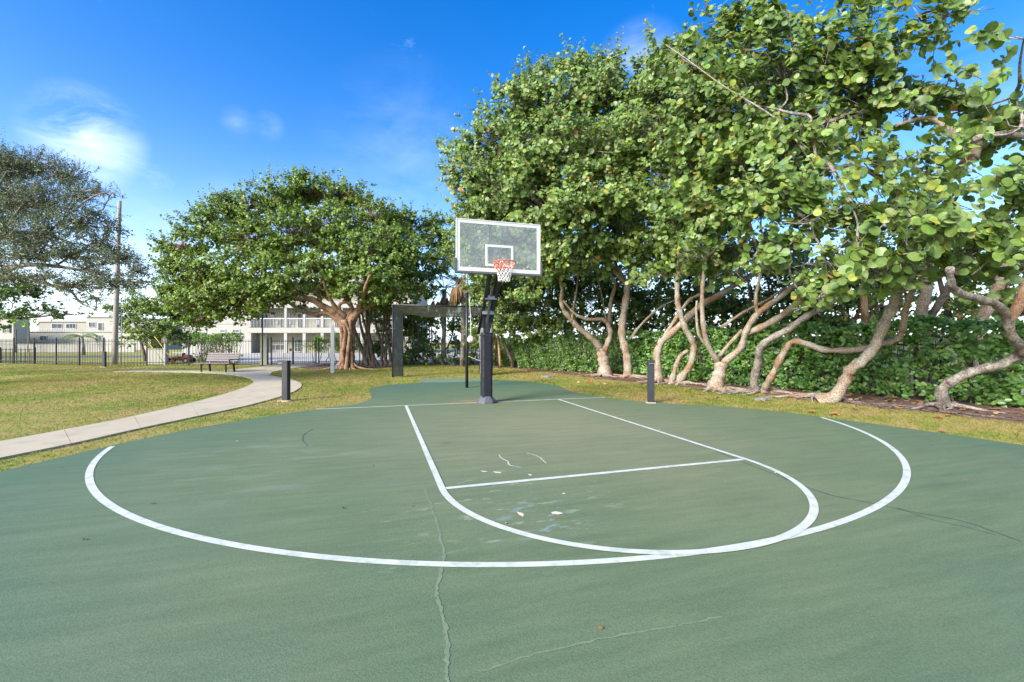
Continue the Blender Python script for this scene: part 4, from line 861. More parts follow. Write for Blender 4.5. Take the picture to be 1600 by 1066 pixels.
# =================================================================== HEDGES
def hedge(name, label, front, thick, h0, h1, leaf, lai, pal, tm, nparts, stemgap=.5, base=(9, 4), kind='clu', mat=None, topband=None, box=0):
    P_ = smooth_path([(a, b, 0) for a, b in front], 5); P_ = np.array(P_)[:, :2]
    seg = np.linalg.norm(np.diff(P_, axis=0), axis=1); cum = np.r_[0, np.cumsum(seg)]; L_ = cum[-1]
    t = tree(name, label, (P_[0][0], P_[0][1]), cat='hedge')
    def pt(s_):
        x = np.interp(s_, cum, P_[:, 0]); y = np.interp(s_, cum, P_[:, 1]); e = 1e-2
        tx = np.interp(np.minimum(s_+e, L_), cum, P_[:, 0])-np.interp(np.maximum(s_-e, 0), cum, P_[:, 0]); ty = np.interp(np.minimum(s_+e, L_), cum, P_[:, 1])-np.interp(np.maximum(s_-e, 0), cum, P_[:, 1])
        q = np.hypot(tx, ty); return x, y, -ty/q, tx/q            # normal = left of the run
    # rosettes
    per = 7; area = L_*(lerp(h0, h1, .5)+thick*.7); n = int(lai*area/(.5*leaf*leaf)/per)
    s_ = rng.uniform(0, L_, n); hh = lerp(h0, h1, s_/L_)+.09*np.sin(s_*2.1)+.05*np.sin(s_*5.3)
    dpt = rng.random(n)**1.6*thick; z = rng.random(n)*hh
    if topband: z = np.where(rng.random(n) < .62, hh*(1-rng.random(n)*topband), z)
    top = rng.random(n) < .2; z = np.where(top, hh-rng.random(n)*.1, z); dpt = np.where(top, rng.random(n)*thick, dpt)
    x, y, nx, ny = pt(s_)
    bul = .12*np.sin(s_*3.1+z*2)+.10*np.sin(s_*7.3+z*5)+.18*np.clip((z/hh-.8)*5, 0, 1)**2 - .0
    sgn = 1.
    ox = -nx; oy = -ny                                           # front side faces away from the thickness direction
    cx = x+nx*(dpt+bul); cy = y+ny*(dpt+bul); c = np.c_[cx, cy, z+.05]
    out_ = np.c_[ox, oy, np.full(n, .55)] + rng.normal(0, .45, (n, 3)); out_[top] = np.c_[ox[top]*.3, oy[top]*.3, np.ones(top.sum())]+rng.normal(0, .3, (top.sum(), 3))
    out_ /= np.linalg.norm(out_, axis=1)[:, None]
    PP, NN, DD, SS = [], [], [], []
    a1 = np.cross(out_, [0, 0, 1.]); a1 /= np.linalg.norm(a1, axis=1)[:, None]+1e-9; a2 = np.cross(out_, a1)
    for k in range(per):
        ph = 2*PI*k/per*1.0+rng.uniform(-.4, .4, n); lift = .25+.5*(k % 2)
        rd = np.cos(ph)[:, None]*a1+np.sin(ph)[:, None]*a2
        DD.append(rd+out_*lift); NN.append(out_-rd*lift*.8+rng.normal(0, .2, (n, 3))); PP.append(c+rng.normal(0, leaf*.2, (n, 3))-out_*leaf*.35*(k % 3)); SS.append(leaf*rng.uniform(.65, 1.12, n))
    PP = np.concatenate(PP); NN = np.concatenate(NN); DD = np.concatenate(DD); SS = np.concatenate(SS); PP[:, 2] = np.maximum(PP[:, 2], .04); T = tints(pal, len(PP))
    keep = np.ones(len(PP), bool); mat = mat or M['hedge_leaf']
    if nparts:
        dp, u, vv = ndot(PP); frontd = np.tile(dpt, per)
        idx = np.where((np.abs(u) < 1.17) & (frontd < .25) & (dp > 1))[0]; idx = idx[np.argsort(-(SS/dp)[idx])][:nparts]; keep[idx] = False
        ml = leaf_variants(kind, tm, pal, mat); s1, d1, n1 = frames(NN[idx], DD[idx]); inv = parent_inv(t)
        for j, i in enumerate(idx):
            o = bpy.data.objects.new('leaf', ml[j % len(ml)]); COL.objects.link(o); o.parent = t; zz = float(SS[i])
            o.matrix_basis = inv @ Matrix(((s1[j][0]*zz, d1[j][0]*zz, n1[j][0]*zz, PP[i][0]), (s1[j][1]*zz, d1[j][1]*zz, n1[j][1]*zz, PP[i][1]), (s1[j][2]*zz, d1[j][2]*zz, n1[j][2]*zz, PP[i][2]), (0, 0, 0, 1)))
    me = leaf_mesh('foliage', tm, PP[keep], NN[keep], DD[keep], SS[keep], T[keep]); o = link('foliage', me, mat); local(o, t); o['kind'] = 'stuff'
    mb = MB()
    for s0 in np.arange(.2, L_, stemgap):
        x0, y0, nx0, ny0 = [float(v) for v in pt(np.array([s0]))[0:4]] if False else [float(np.asarray(v).ravel()[0]) for v in pt(np.array([s0]))]
        for k in range(3):
            b = np.array([x0+nx0*thick*.5, y0+ny0*thick*.5, 0])+np.r_[rng.normal(0, .08, 2), 0]; H_ = lerp(h0, h1, s0/L_)*.92
            e = b+np.r_[rng.normal(0, .3, 2), H_]; mb.tube([b, lerp(b, e, .4)+rng.normal(0, .07, 3), lerp(b, e, .75)+rng.normal(0, .08, 3), e], [.024, .018, .012, .006], 5, cap=False)
    o = mb.build('stems', M['bark_dark'], t, world=True); o['kind'] = 'stuff'
    print(name, len(PP)); return t
# normal (left of the run) must point away from the court: run from far to near on the right side => left of run is +x
hedge('clusia_hedge', 'glossy broad-leaved green hedge behind the crooked trunks at the right', [(7.9, 6.8), (8.35, 4.4), (8.6, 2.6), (9.05, .9), (9.5, -.7), (10.0, -2.2), (10.5, -3.6), (10.8, -5.2), (11.0, -7.2)], .75, 1.75, 1.95, .14, 6.5, 'clusia', T_CLU, 300)
hedge('small_leaf_hedge', 'dense clipped small-leaved hedge between the hoop and the forked tree', [(4.3, 15.9), (4.9, 13.6), (5.5, 11.2), (6.25, 9.2), (7.05, 7.7), (7.8, 6.9)], 1., 1.5, 1.75, .085, 6, 'hedge', T_CLU, 0)
hedge('twiggy_hedge', 'leggy clipped hedge with bare dark stems along the fence behind the bench', [(-10.5, 21.4), (-11.6, 22.2), (-13.4, 24.0)], .9, 1.85, 1.85, .09, 2.4, 'hedge', T_CLU, 0, stemgap=.16, topband=.3, mat=M['leaf'])

# =================================================================== FENCES
def fence(name, label, pts, h, gap, postgap, rails=(.12, .92), pw=.018, parts=True, post_w=.06, arrow=True, posts_at=None):
    t = thing(name, label, 'fence', (pts[0][0], pts[0][1], 0)); P_ = [np.array(p, float) for p in pts]
    pm = MB().box((0, 0, h/2), (pw, pw, h)).mesh('picket'); pm.materials.append(M['black'])
    for a, b in zip(P_[:-1], P_[1:]):
        L_ = np.linalg.norm(b-a); u = (b-a)/L_; ang = math.atan2(u[1], u[0])
        for rz in rails:
            MB().bar((*a, rz*h), (*b, rz*h), .03, .035).build('rail', M['black'], t, world=True)
        npost = max(1, round(L_/postgap))
        for i in range(npost+1):
            c = a+(b-a)*i/npost; mb = MB(); mb.box((0, 0, h/2+.03), (post_w, post_w, h+.06)); mb.box((0, 0, h+.075), (post_w+.015, post_w+.015, .03), taper=.6)
            o = mb.build('post', M['black'], t); o.location = (c[0]-pts[0][0], c[1]-pts[0][1], 0); o.rotation_euler = (0, 0, ang)
        n = int(L_/gap)
        for i in range(n):
            c = a+u*(i+.5)*gap
            o = bpy.data.objects.new('picket', pm); COL.objects.link(o); o.parent = t; o.location = (c[0]-pts[0][0], c[1]-pts[0][1], 0); o.rotation_euler = (0, 0, ang)
    return t
fence('metal_fence', 'black picket fence along the lawn, left of the block pillar', [(-31.5, 32.0), (-18.0, 21.9), (-9.1, 21.0)], 1.62, .165, 2.4)
fence('metal_fence', 'black picket fence behind the ropy trunk and netting frame, right of the gate', [(-6.1, 20.6), (6.4, 20.6)], 1.62, .13, 2.4)
fence('metal_fence', 'black picket fence hidden behind the hedge on the right side', [(6.4, 20.6), (7.9, 10.5), (9.6, 5.0), (11.4, -2.5), (12.1, -8.5)], 1.5, .13, 2.4)
fence('low_fence', 'low black fence farther off beyond the picket fence at left', [(-44.0, 38.5), (-24.5, 27.5)], 1.0, .2, 3.)
# gate
def gate():
    g0 = np.array([-8.85, 20.55]); g1 = np.array([-6.22, 20.6])
    t = thing('gate', 'black picket double gate at the end of the path, between pillar and fence', 'gate', (g0[0], g0[1], 0))
    h = 1.62; L_ = g1[0]-g0[0]
    for x in (0.03, L_*.48, L_-.03):
        mb = MB().box((x, 0, h/2+.05), (.075, .075, h+.1)).box((x, 0, h+.115), (.09, .09, .03), taper=.5); mb.build('post', M['black'], t)
    for z in (.12, .2, h*.92):
        MB().bar((.06, 0, z), (L_-.06, 0, z), .03, .035).build('rail', M['black'], t)
    pm = MB().box((0, 0, h/2), (.018, .018, h-.1)).mesh('picket'); pm.materials.append(M['black'])
    for i in range(21):
        o = bpy.data.objects.new('picket', pm); COL.objects.link(o); o.parent = t; o.location = (.12+i*(L_-.24)/20, 0, .03)
    MB().box((L_*.48-.14, -.05, .95), (.12, .05, .16)).build('latch', M['black'], t, bevel=.005)
    MB().box((.75, -.03, .55), (.035, .02, .32)).build('handle', M['yellow'], t, bevel=.004)
    return t
gate()
# block pillar : every course a block
t = thing('block_pillar', 'square grey-green concrete block pillar beside the gate and lamp', 'pillar', (-9.28, 20.8, 0), .05)
for i in range(9):
    MB().box((0, 0, .105+i*.205), (.36, .36, .197)).build('block', M['block'], t, bevel=.006)
MB().box((0, 0, .92), (.34, .34, 1.84)).build('core', M['block'], t)
MB().box((0, 0, 1.87), (.4, .4, .05)).build('cap', M['block'], t, bevel=.008)
# lamp post
lx, ly = gp(411, 571)
t = thing('lamp_post', 'tall thin black lamp post with a short arm, beside the block pillar', 'lamp post', (lx+.1, ly-.6, 0), -YAW)
hL = 1.4455+(533-486)*depth_of(lx+.1, ly-.6)/F
MB().tube([(0, 0, 0), (0, 0, hL)], .04, 10).build('pole', M['black'], t)
MB().box((0, 0, .02), (.2, .2, .04)).build('base_plate', M['black'], t, bevel=.004)
MB().bar((0, 0, hL-.05), (.55, 0, hL-.05), .04, .05).build('arm', M['black'], t)
MB().box((.66, 0, hL-.1), (.24, .16, .13), taper=.9).build('lamp_head', M['black'], t, bevel=.01)
# white post
wx, wy = gp(519.5, 583.5)
t = thing('white_post', 'plain square white post standing in the grass in front of the ropy tree', 'post', (wx, wy, 0), .2)
hW = 1.4455+(533-507)*depth_of(wx, wy)/F
MB().box((0, 0, hW/2), (.14, .14, hW)).build('post', M['white_metal'], t, bevel=.008)
MB().box((0, 0, hW+.02), (.16, .16, .04), taper=.5).build('cap', M['white_metal'], t, bevel=.005)
MB().box((.14, 0, .28), (.13, .1, .16)).build('outlet_box', M['white_metal'], t, bevel=.01)
# bollards
def bollard(px, py, label, h, rz):
    rz -= YAW
    x, y = gp(px, py)
    t = thing('bollard_light', label, 'bollard', (x, y, 0), rz, 'black path bollard lights')
    MB().box((0, 0, h/2), (.15, .13, h)).build('post', M['bollard'], t, bevel=.006)
    MB().box((-.06, 0, h+.026), (.29, .15, .05)).build('cap', M['bollard'], t, bevel=.006)
    MB().box((-.12, 0, h-.006), (.13, .12, .012)).build('lens', M['white_metal'], t)
    MB().box((0, 0, .012), (.3, .26, .03)).build('footing', M['concrete'], t, bevel=.006)
    return t
bollard(447, 627, 'black bollard light in the grass beside the curved path', .94, -.15)
bollard(163, 574, 'black bollard light far off on the lawn near the utility pole', .84, 0)
# nearer bollard: slanted cap
bx_, by_ = gp(1017, 631)
t = thing('bollard_light', 'charcoal bollard light at the court edge in front of the slanting orange limb', 'bollard', (bx_, by_, 0), -.42, 'black path bollard lights')
MB().box((0, 0, .49), (.145, .11, .94)).build('post', M['bollard'], t, bevel=.006)
MB().box((0, -.02, .985), (.155, .17, .075)).build('cap', M['bollard'], t, bevel=.006)
MB().box((0, -.06, .942), (.12, .06, .01)).build('lens', M['white_metal'], t)
MB().box((0, 0, .02), (.22, .19, .04)).build('footing', M['concrete'], t, bevel=.008)

# =================================================================== BENCH
ba = np.array(gp(320, 582)); bb = np.array(gp(357, 582.5)); bc = (ba+bb)/2; dirb = bb-ba; angb = math.atan2(dirb[1], dirb[0])
t = thing('park_bench', 'slatted grey-mauve park bench with black legs on the far side of the path', 'bench', (bc[0], bc[1], 0), angb)
BL = 1.75
for i in range(4):
    y = -.05+i*.12; MB().box((0, y-.12, .44), (BL, .1, .035)).build('seat_slat', M['slat'], t, bevel=.005)
for i in range(4):
    z = .56+i*.105; MB().box((0, .33+i*.035, z), (BL, .035, .088), Matrix.Rotation(-.3, 3, 'X')).build('back_slat', M['slat'], t, bevel=.005)
for sx_ in (-.66, .66):
    mb = MB(); mb.bar((sx_, -.18, .42), (sx_-.02, -.14, 0), .05, .09); mb.bar((sx_, .27, .42), (sx_, .33, 0), .05, .09); mb.bar((sx_, -.2, .405), (sx_, .34, .405), .05, .045); mb.build('leg', M['black'], t, bevel=.004)
    MB().bar((sx_, .29, .4), (sx_, .47, .95), .05, .05).build('back_support', M['black'], t, bevel=.004)
mb = MB(); mb.bar((BL/2-.03, -.2, .6), (BL/2-.03, .36, .62), .05, .04); mb.bar((BL/2-.03, -.17, .6), (BL/2-.03, -.15, .43), .04, .04); mb.build('armrest', M['black'], t, bevel=.004)

# =================================================================== HOOP
hp = thing('basketball_hoop', 'adjustable basketball hoop with clear backboard on a padded black pole', 'basketball hoop', (0, -.06, 0))
MB().box((0, 0, 1.05), (.13, .13, 2.1)).build('pole', M['black'], hp, bevel=.01)
def pad():
    mb = MB(); n = 34; hw_, c = .122, .03; prof = [(-hw_+c, -hw_), (hw_-c, -hw_), (hw_, -hw_+c), (hw_, hw_-c), (hw_-c, hw_), (-hw_+c, hw_), (-hw_, hw_-c), (-hw_, -hw_+c)]
    sub = []
    for i in range(8):
        a, b = prof[i], prof[(i+1) % 8]; k = 6 if i % 2 == 0 else 2
        for j in range(k): sub.append((lerp(a[0], b[0], j/k), lerp(a[1], b[1], j/k)))
    m = len(sub); V = []
    for i in range(n+1):
        z = .14+1.52*i/n; w1 = .006*math.sin(i*1.9)+.004*math.sin(i*3.3)
        for j, (x, y) in enumerate(sub):
            s_ = 1+(.05*math.sin(i*1.15+j*.5)*(1 if y < -.1 else .4) + w1*3)*.45
            if i in (0, n): s_ *= .93
            V.append((x*s_, y*s_, z))
    mb.add(V, [(i*m+j, i*m+(j+1) % m, (i+1)*m+(j+1) % m, (i+1)*m+j) for i in range(n) for j in range(m)], True)
    mb.f.append(tuple((n*m+j) for j in range(m))); mb.sm.append(False)
    return mb
M['pad'] = surf('vinyl_pad', (.012, .012, .016), (.02, .02, .026), .45, 8, .25, 14, spec=.3)
pad_o = pad().build('pole_pad', M['pad'], hp)
for z in (1.6,):
    MB().box((0, 0, z), (.262, .262, .03)).build('strap', M['black'], pad_o, bevel=.004)
# flared base boot
mb = MB(); V = []
for (hh_, s_) in ((.0, .235), (.04, .23), (.15, .135), (.165, .125)):
    for k in range(8):
        a = PI/8+k*PI/4; V.append((s_*math.cos(a)*1.05, s_*math.sin(a)*1.05, hh_+.026))
mb.add(V, [(i*8+k, i*8+(k+1) % 8, (i+1)*8+(k+1) % 8, (i+1)*8+k) for i in range(3) for k in range(8)]); mb.f.append(tuple(24+k for k in range(8))); mb.sm.append(False)
mb.build('base_boot', M['greypad'], hp, bevel=.004)
YB = -1.14    # backboard plane relative to pole
for sx_ in (-.12, .12):
    MB().bar((sx_, .34, 1.64), (sx_, YB+.16, 3.0), .035, .07, (1, 0, 0)).build('lower_arm', M['black'], hp, bevel=.004)
    MB().bar((sx_*.8, .06, 2.06), (sx_*.8, YB+.14, 3.42), .03, .06, (1, 0, 0)).build('upper_arm', M['black'], hp, bevel=.004)
    MB().box((sx_*.72, .02, 1.95), (.02, .2, .36)).build('pivot_plate', M['black'], hp, bevel=.003)
for (y, z) in ((-.16, 2.10), (-.42, 2.42)):
    MB().box((0, y, z+.02), (.27, .05, .085)).build('cross_plate', M['steel'], hp, bevel=.004)
MB().bar((0, .05, 1.75), (0, -.52, 2.62), .05, .05, (1, 0, 0)).build('actuator', M['greypad'], hp, bevel=.004)
# backboard
bbd = MB(); BW, BH, BZ = 1.83, 1.07, 2.895
bo = bpy.data.objects.new('backboard', None)
def boxbar(x0, x1, z0, z1, y0, y1): return MB().box(((x0+x1)/2, (y0+y1)/2, (z0+z1)/2), (x1-x0, y1-y0, z1-z0))
def gl():
    m, tt, b = mat_base('board_glass'); nd = nodef(tt); L = tt.links
    tr = nd('ShaderNodeBsdfTransparent'); tr.inputs[0].default_value = (.86, .9, .88, 1)
    df = nd('ShaderNodeBsdfDiffuse'); df.inputs[0].default_value = (.55, .57, .54, 1); gs = nd('ShaderNodeBsdfGlossy'); gs.inputs['Roughness'].default_value = .06
    n = nd('ShaderNodeTexNoise', Scale=3.5, Detail=8., Roughness=.7); co = nd('ShaderNodeTexCoord'); L.new(co.outputs['Object'], n.inputs['Vector'])
    r_ = ramp(tt, n.outputs[0], [(.35, (.16,)*3), (.7, (.34,)*3)])
    m1 = nd('ShaderNodeMixShader'); L.new(r_, m1.inputs[0]); L.new(tr.outputs[0], m1.inputs[1]); L.new(df.outputs[0], m1.inputs[2])
    lw = nd('ShaderNodeFresnel', IOR=1.45); m2 = nd('ShaderNodeMixShader'); L.new(lw.outputs[0], m2.inputs[0]); L.new(m1.outputs[0], m2.inputs[1]); L.new(gs.outputs[0], m2.inputs[2])
    L.new(m2.outputs[0], tt.nodes['Material Output'].inputs[0]); return m
M['board_glass'] = gl()
W2 = BW/2
glass = boxbar(-W2+.02, W2-.02, BZ+.02, BZ+BH-.02, YB-.006, YB+.006).build('glass', M['board_glass'], hp)
fr = MB()
for (x0, x1, z0, z1) in ((-W2, W2, BZ+BH-.02, BZ+BH), (-W2, W2, BZ, BZ+.02), (-W2, -W2+.02, BZ+.0205, BZ+BH-.0205), (W2-.02, W2, BZ+.0205, BZ+BH-.0205)):
    fr.box(((x0+x1)/2, YB+.005, (z0+z1)/2), (x1-x0, .045, z1-z0))
fr.build('board_frame', M['white_metal'], hp, bevel=.003)
def outline(name, x0, x1, z0, z1, wd, y):
    mb = MB()
    for (a, b, c, d) in ((x0, x1, z1-wd, z1), (x0, x1, z0, z0+wd), (x0, x0+wd, z0+wd+.0005, z1-wd-.0005), (x1-wd, x1, z0+wd+.0005, z1-wd-.0005)):
        mb.box(((a+b)/2, y, (c+d)/2), (b-a, .003, d-c))
    return mb.build(name, M['white_paint'] if name == 'x' else M['white_metal'], hp)
outline('border_stripe', -W2+.021, W2-.021, BZ+.021, BZ+BH-.021, .062, YB-.008)
outline('target_square', -.305, .305, 3.05-.03, 3.05+.45-.03, .05, YB-.008)
pdm = MB(); pdm.box((0, YB, BZ-.025), (BW+.05, .075, .05))
for s_ in (-1, 1): pdm.box((s_*(W2+.013), YB, BZ+.13), (.045, .075, .255))
pdm.build('edge_padding', M['greypad'], hp, bevel=.008)
for s_ in (-.19, .19): boxbar(s_-.022, s_+.022, BZ+.03, BZ+BH-.03, YB+.03, YB+.07).build('back_brace', M['greypad'], hp, bevel=.003)
boxbar(-.22, .22, 3.28, 3.33, YB+.072, YB+.12).build('back_bar', M['greypad'], hp, bevel=.003)
boxbar(-.22, .22, 2.93, 3.0, YB+.072, YB+.12).build('back_bar', M['greypad'], hp, bevel=.003)
RR = .2286; rc = (0, YB-.15-RR, 3.05)
rim = MB().tube([(rc[0]+RR*math.cos(a), rc[1]+RR*math.sin(a), rc[2]) for a in np.linspace(0, 2*PI, 48, endpoint=False)], .0105, 8, closed=True)
for s_ in (-1, 1): rim.tube([(s_*.09, YB-.02, 3.035), (s_*.14, YB-.16, 3.04), (s_*.19, rc[1]+.12, 3.045)], .008, 6)
rim_o = rim.build('rim', M['rimorange'], hp)
mb = MB(); mb.box((0, YB-.02, 3.0), (.14, .022, .13)); mb.box((0, YB-.085, 3.035), (.2, .12, .014)); mb.box((0, YB-.09, 2.985), (.09, .11, .07)); mb.build('rim_bracket', M['rimorange'], hp, bevel=.003)
def net():
    n = 12; rings = [(0, .225), (-.075, .2), (-.15, .165), (-.22, .14), (-.29, .128), (-.34, .12), (-.39, .118)]
    A, B = MB(), MB()
    for i in range(len(rings)-1):
        z0, r0 = rings[i]; z1, r1 = rings[i+1]
        for k in range(n):
            a0 = 2*PI*(k+.5*(i % 2))/n
            for sg in (-.5, .5):
                a1 = a0+sg*2*PI/n; m_ = A if i < 2 and (k % 4 != 0) else B
                m_.tube([(rc[0]+r0*math.cos(a0), rc[1]+r0*math.sin(a0), rc[2]+z0+rng.normal(0, .003)), (rc[0]+r1*math.cos(a1), rc[1]+r1*math.sin(a1), rc[2]+z1)], .0062, 5)
    nb = B.build('net', M['netwhite'], hp); A.build('net_band', M['netred'], nb)
net()

# =================================================================== TETHERBALL
tx, ty = gp(729.5, 607)
t = thing('tether_pole', 'slim black tetherball pole behind and left of the hoop', 'pole', (tx, ty, 0))
hT = 1.4455+(533-457)*depth_of(tx, ty)/F
MB().tube([(0, 0, 0), (0, 0, hT)], .048, 12).build('pole', M['black'], t)
MB().tube([(0, 0, hT), (0, 0, hT+.05), (0, 0, hT+.07)], [.055, .055, .03], 12).build('cap', M['greypad'], t)
MB().tube([(.07*math.cos(a), 0, hT-.12+.05*math.sin(a)) for a in np.linspace(0, 2*PI, 12, endpoint=False)], .006, 5, closed=True).build('eyelet', M['steel'], t)
bl_ = at(735.5, 530.5, depth_of(tx, ty)-.25)
t2 = thing('tether_ball', 'white rubber ball hanging on a cord against the slim black pole', 'ball', tuple(bl_))
bm = bmesh.new(); bmesh.ops.create_uvsphere(bm, u_segments=24, v_segments=16, radius=.108); me = bpy.data.meshes.new('ball')
for f in bm.faces: f.smooth = True
bm.to_mesh(me); bm.free(); link('ball', me, M['ball'], t2)
MB().tube([(.055*math.cos(a), -.094, .055*math.sin(a)) for a in np.linspace(0, 2*PI, 20, endpoint=False)], .004, 5, closed=True).build('seam', M['netred'], t2)
topc = Vector((tx+.07, ty, hT-.12))-Vector(bl_)
MB().tube(smooth_path([(0, 0, .1), (topc.x*.5+.02, topc.y*.5, topc.z*.5), tuple(topc)], 4), .007, 6).build('cord', M['netwhite'], t2)
# =================================================================== NETTING FRAME
nlx, nly = gp(613.5, 590); nrx, nry = gp(769, 586.5)
dirn = np.array([nrx-nlx, nry-nly]); Wn = np.linalg.norm(dirn); an_ = math.atan2(dirn[1], dirn[0])
t = thing('netting_frame', 'tall black frame with grey netting on its side and top, at the far court end', 'goal', (nlx, nly, 0), an_)
Hn = 1.4455+(533-475)*depth_of(nlx, nly)/F; Dn = .62; NI = .42
for (x, y, h_) in ((0, 0, Hn), (NI, Dn, Hn-.25), (Wn, 0, Hn), (Wn-NI, Dn, Hn-.25)):
    MB().tube([(x, y, 0), (x, y, h_)], .028, 10).build('post', M['black'], t)
MB().tube([(0, 0, Hn), (Wn, 0, Hn)], .032, 10).build('crossbar', M['black'], t)
MB().tube([(NI, Dn, Hn-.25), (Wn-NI, Dn, Hn-.25)], .018, 8).build('crossbar', M['black'], t)
for x in (0, Wn): MB().tube([(x, 0, Hn), (x+(NI if x == 0 else -NI), Dn, Hn-.25)], .022, 8).build('side_bar', M['black'], t)
def net_mat():
    m, tt, b = mat_base('grey_netting'); nd = nodef(tt); L = tt.links
    b.inputs['Base Color'].default_value = (.2, .2, .205, 1); b.inputs['Roughness'].default_value = .9
    uv = nd('ShaderNodeTexCoord'); n = nd('ShaderNodeTexNoise', Scale=5., Detail=4.); L.new(uv.outputs['Object'], n.inputs['Vector'])
    r_ = ramp(tt, n.outputs[0], [(.3, (.13, .13, .135)), (.7, (.24, .24, .245))]); L.new(r_, b.inputs['Base Color'])
    tr = nd('ShaderNodeBsdfTransparent'); ms = nd('ShaderNodeMixShader'); ms.inputs[0].default_value = .88
    L.new(tr.outputs[0], ms.inputs[1]); L.new(b.outputs[0], ms.inputs[2]); L.new(ms.outputs[0], tt.nodes['Material Output'].inputs[0]); return m
M['netting'] = net_mat()
def sheet_net(name, f, nu, nv):
    mb = MB(); V = [f(i/nu, j/nv) for j in range(nv+1) for i in range(nu+1)]
    mb.add(V, [(j*(nu+1)+i, j*(nu+1)+i+1, (j+1)*(nu+1)+i+1, (j+1)*(nu+1)+i) for j in range(nv) for i in range(nu)], True)
    o = mb.build(name, M['netting'], t); return o
sheet_net('side_net', lambda u, v: (.02+NI*u+.01*math.sin(v*9), Dn*u, .02+v*(Hn-.05-.25*u)), 3, 20)
sheet_net('side_net', lambda u, v: (Wn-.02-NI*u+.02*math.sin(v*7), Dn*u, .02+v*(Hn-.05-.25*u)), 3, 20)
sheet_net('top_net', lambda u, v: (.02+(Wn-.04)*u, .02+Dn*v, Hn-.02-(.26+.16*math.sin(PI*u)+.02*math.sin(u*21))*v), 30, 4)
for k in range(5): # cords tying the net
    MB().tube([(.35+k*.85, .0, Hn+.01), (.4+k*.85, .05, Hn-.09)], .006, 4).build('tie', M['netwhite'], t)
MB().tube(smooth_path([(Wn-1.05, .2, .85), (Wn-.6, .1, .66), (Wn-.2, .05, .62)], 5), .008, 6).build('rope', M['netwhite'], t)
# small white framed board
sx_, sy_ = gp(702, 570)
t = thing('yard_sign_frame', 'small empty white square frame on a short stake by the rear fence', 'sign frame', (sx_, sy_-.9, 0), -YAW-.1)
mb = MB()
for a, b in (((-.33, 0, .42), (.33, 0, .48)), ((-.33, 0, .98), (.33, 0, 1.02)), ((-.33, 0, .42), (-.33, 0, .98)), ((.33, 0, .48), (.33, 0, 1.02))): mb.tube([a, b], .02, 6)
mb.build('frame', M['white_metal'], t)
MB().box((.05, 0, .2), (.08, .05, .5)).build('stake', M['steel'], t, bevel=.004)
MB().box((.05, 0, .1), (.2, .14, .2)).build('base_box', M['steel'], t, bevel=.01)
# limestone by grass edge
for (px, py, r_, lab) in ((857, 590, .2, 'flat grey stone in the grass left of the forked tree'), (1192, 626, .15, 'pale flat stone lying on the mulch below the paired trunks')):
    x, y = gp(px, py); bm = bmesh.new(); bmesh.ops.create_icosphere(bm, subdivisions=3, radius=1)
    for v in bm.verts: v.co = Vector((v.co.x*r_*1.4, v.co.y*r_*.8, v.co.z*r_*.35))*(1+.22*math.sin(v.co.x*5)*math.cos(v.co.y*4)+random.uniform(-.06, .06))
    me = bpy.data.meshes.new('stone'); bm.to_mesh(me); bm.free(); o = link('stone', me, M['rock']); o.location = (x, y, .03); tag(o, lab, 'stone')
# fallen leaves
def fallen(px, py, lab, mat, s_=.2):
    x, y = gp(px, py); V, Fc = tmpl_round(10); V = V.copy(); V[:, 2] = .5*V[:, 2]+.08*np.sin(V[:, 1]*7); V = (V-[0, .5, 0])*s_*.72
    a = rng.uniform(0, 6); c, s0 = math.cos(a), math.sin(a); V[:, :2] = V[:, :2] @ np.array([[c, s0], [-s0, c]])
    V2 = V+[0, 0, .003]; n = len(V); mb = MB(); mb.add(V2, [tuple(f) for f in Fc]); mb.add(V, [tuple(reversed(f)) for f in Fc])
    o = mb.build('fallen_leaf', mat); o.location = (x, y, .036); tag(o, lab, 'leaf', 'fallen sea grape leaves'); return o
for (px, py, lab, s_) in ((1092, 617, 'orange dry leaf on the grass in front of the flared stump', .2), (1267, 646, 'orange dry leaf on the grass edge left of the big arching trunk foot', .22), (1307, 649, 'bright orange dry leaf on the grass below the big arching trunk', .24), (1281, 628, 'orange dry leaf on the mulch beside the arching trunk roots', .2), (1228, 617, 'orange dry leaf on the mulch right of the paired trunks', .18), (1465, 655, 'orange dry leaf on the mulch left of the crooked dark trunk foot', .22), (1480, 652, 'orange dry leaf right beside another on the mulch under the crooked trunk', .2), (1555, 642, 'long orange dry leaf on the mulch near the right edge', .25), (1405, 640, 'orange dry leaf on the mulch by the short log', .2)):
    fallen(px, py, lab, M['orange_leaf'] if s_ > .19 else M['tan_leaf'], s_)
V, Fc = tmpl_round(8); n = 700; X = rng.uniform(2.5, 10, n*3); Y = rng.uniform(-8, 18, n*3); k = (in_poly(BED, X, Y) | (rng.random(n*3) < .25)) & ~in_poly(COURT, X, Y); X, Y = X[k][:n], Y[k][:n]; n = len(X)
Tt = np.array([(.42, .28, .12), (.3, .17, .08), (.36, .16, .07), (.5, .4, .2)])[rng.integers(0, 4, n)]
me = leaf_mesh('leaf_litter', T_FAR, np.c_[X, Y, rng.uniform(.03, .05, n)], np.c_[rng.normal(0, .25, (n, 2)), np.ones(n)], rng.normal(0, 1, (n, 3)), rng.uniform(.05, .14, n), Tt)
tag(link('leaf_litter', me, M['leaf']), 'scattered dry tan leaves on the mulch and grass under the trees', 'leaf litter', kind='stuff')
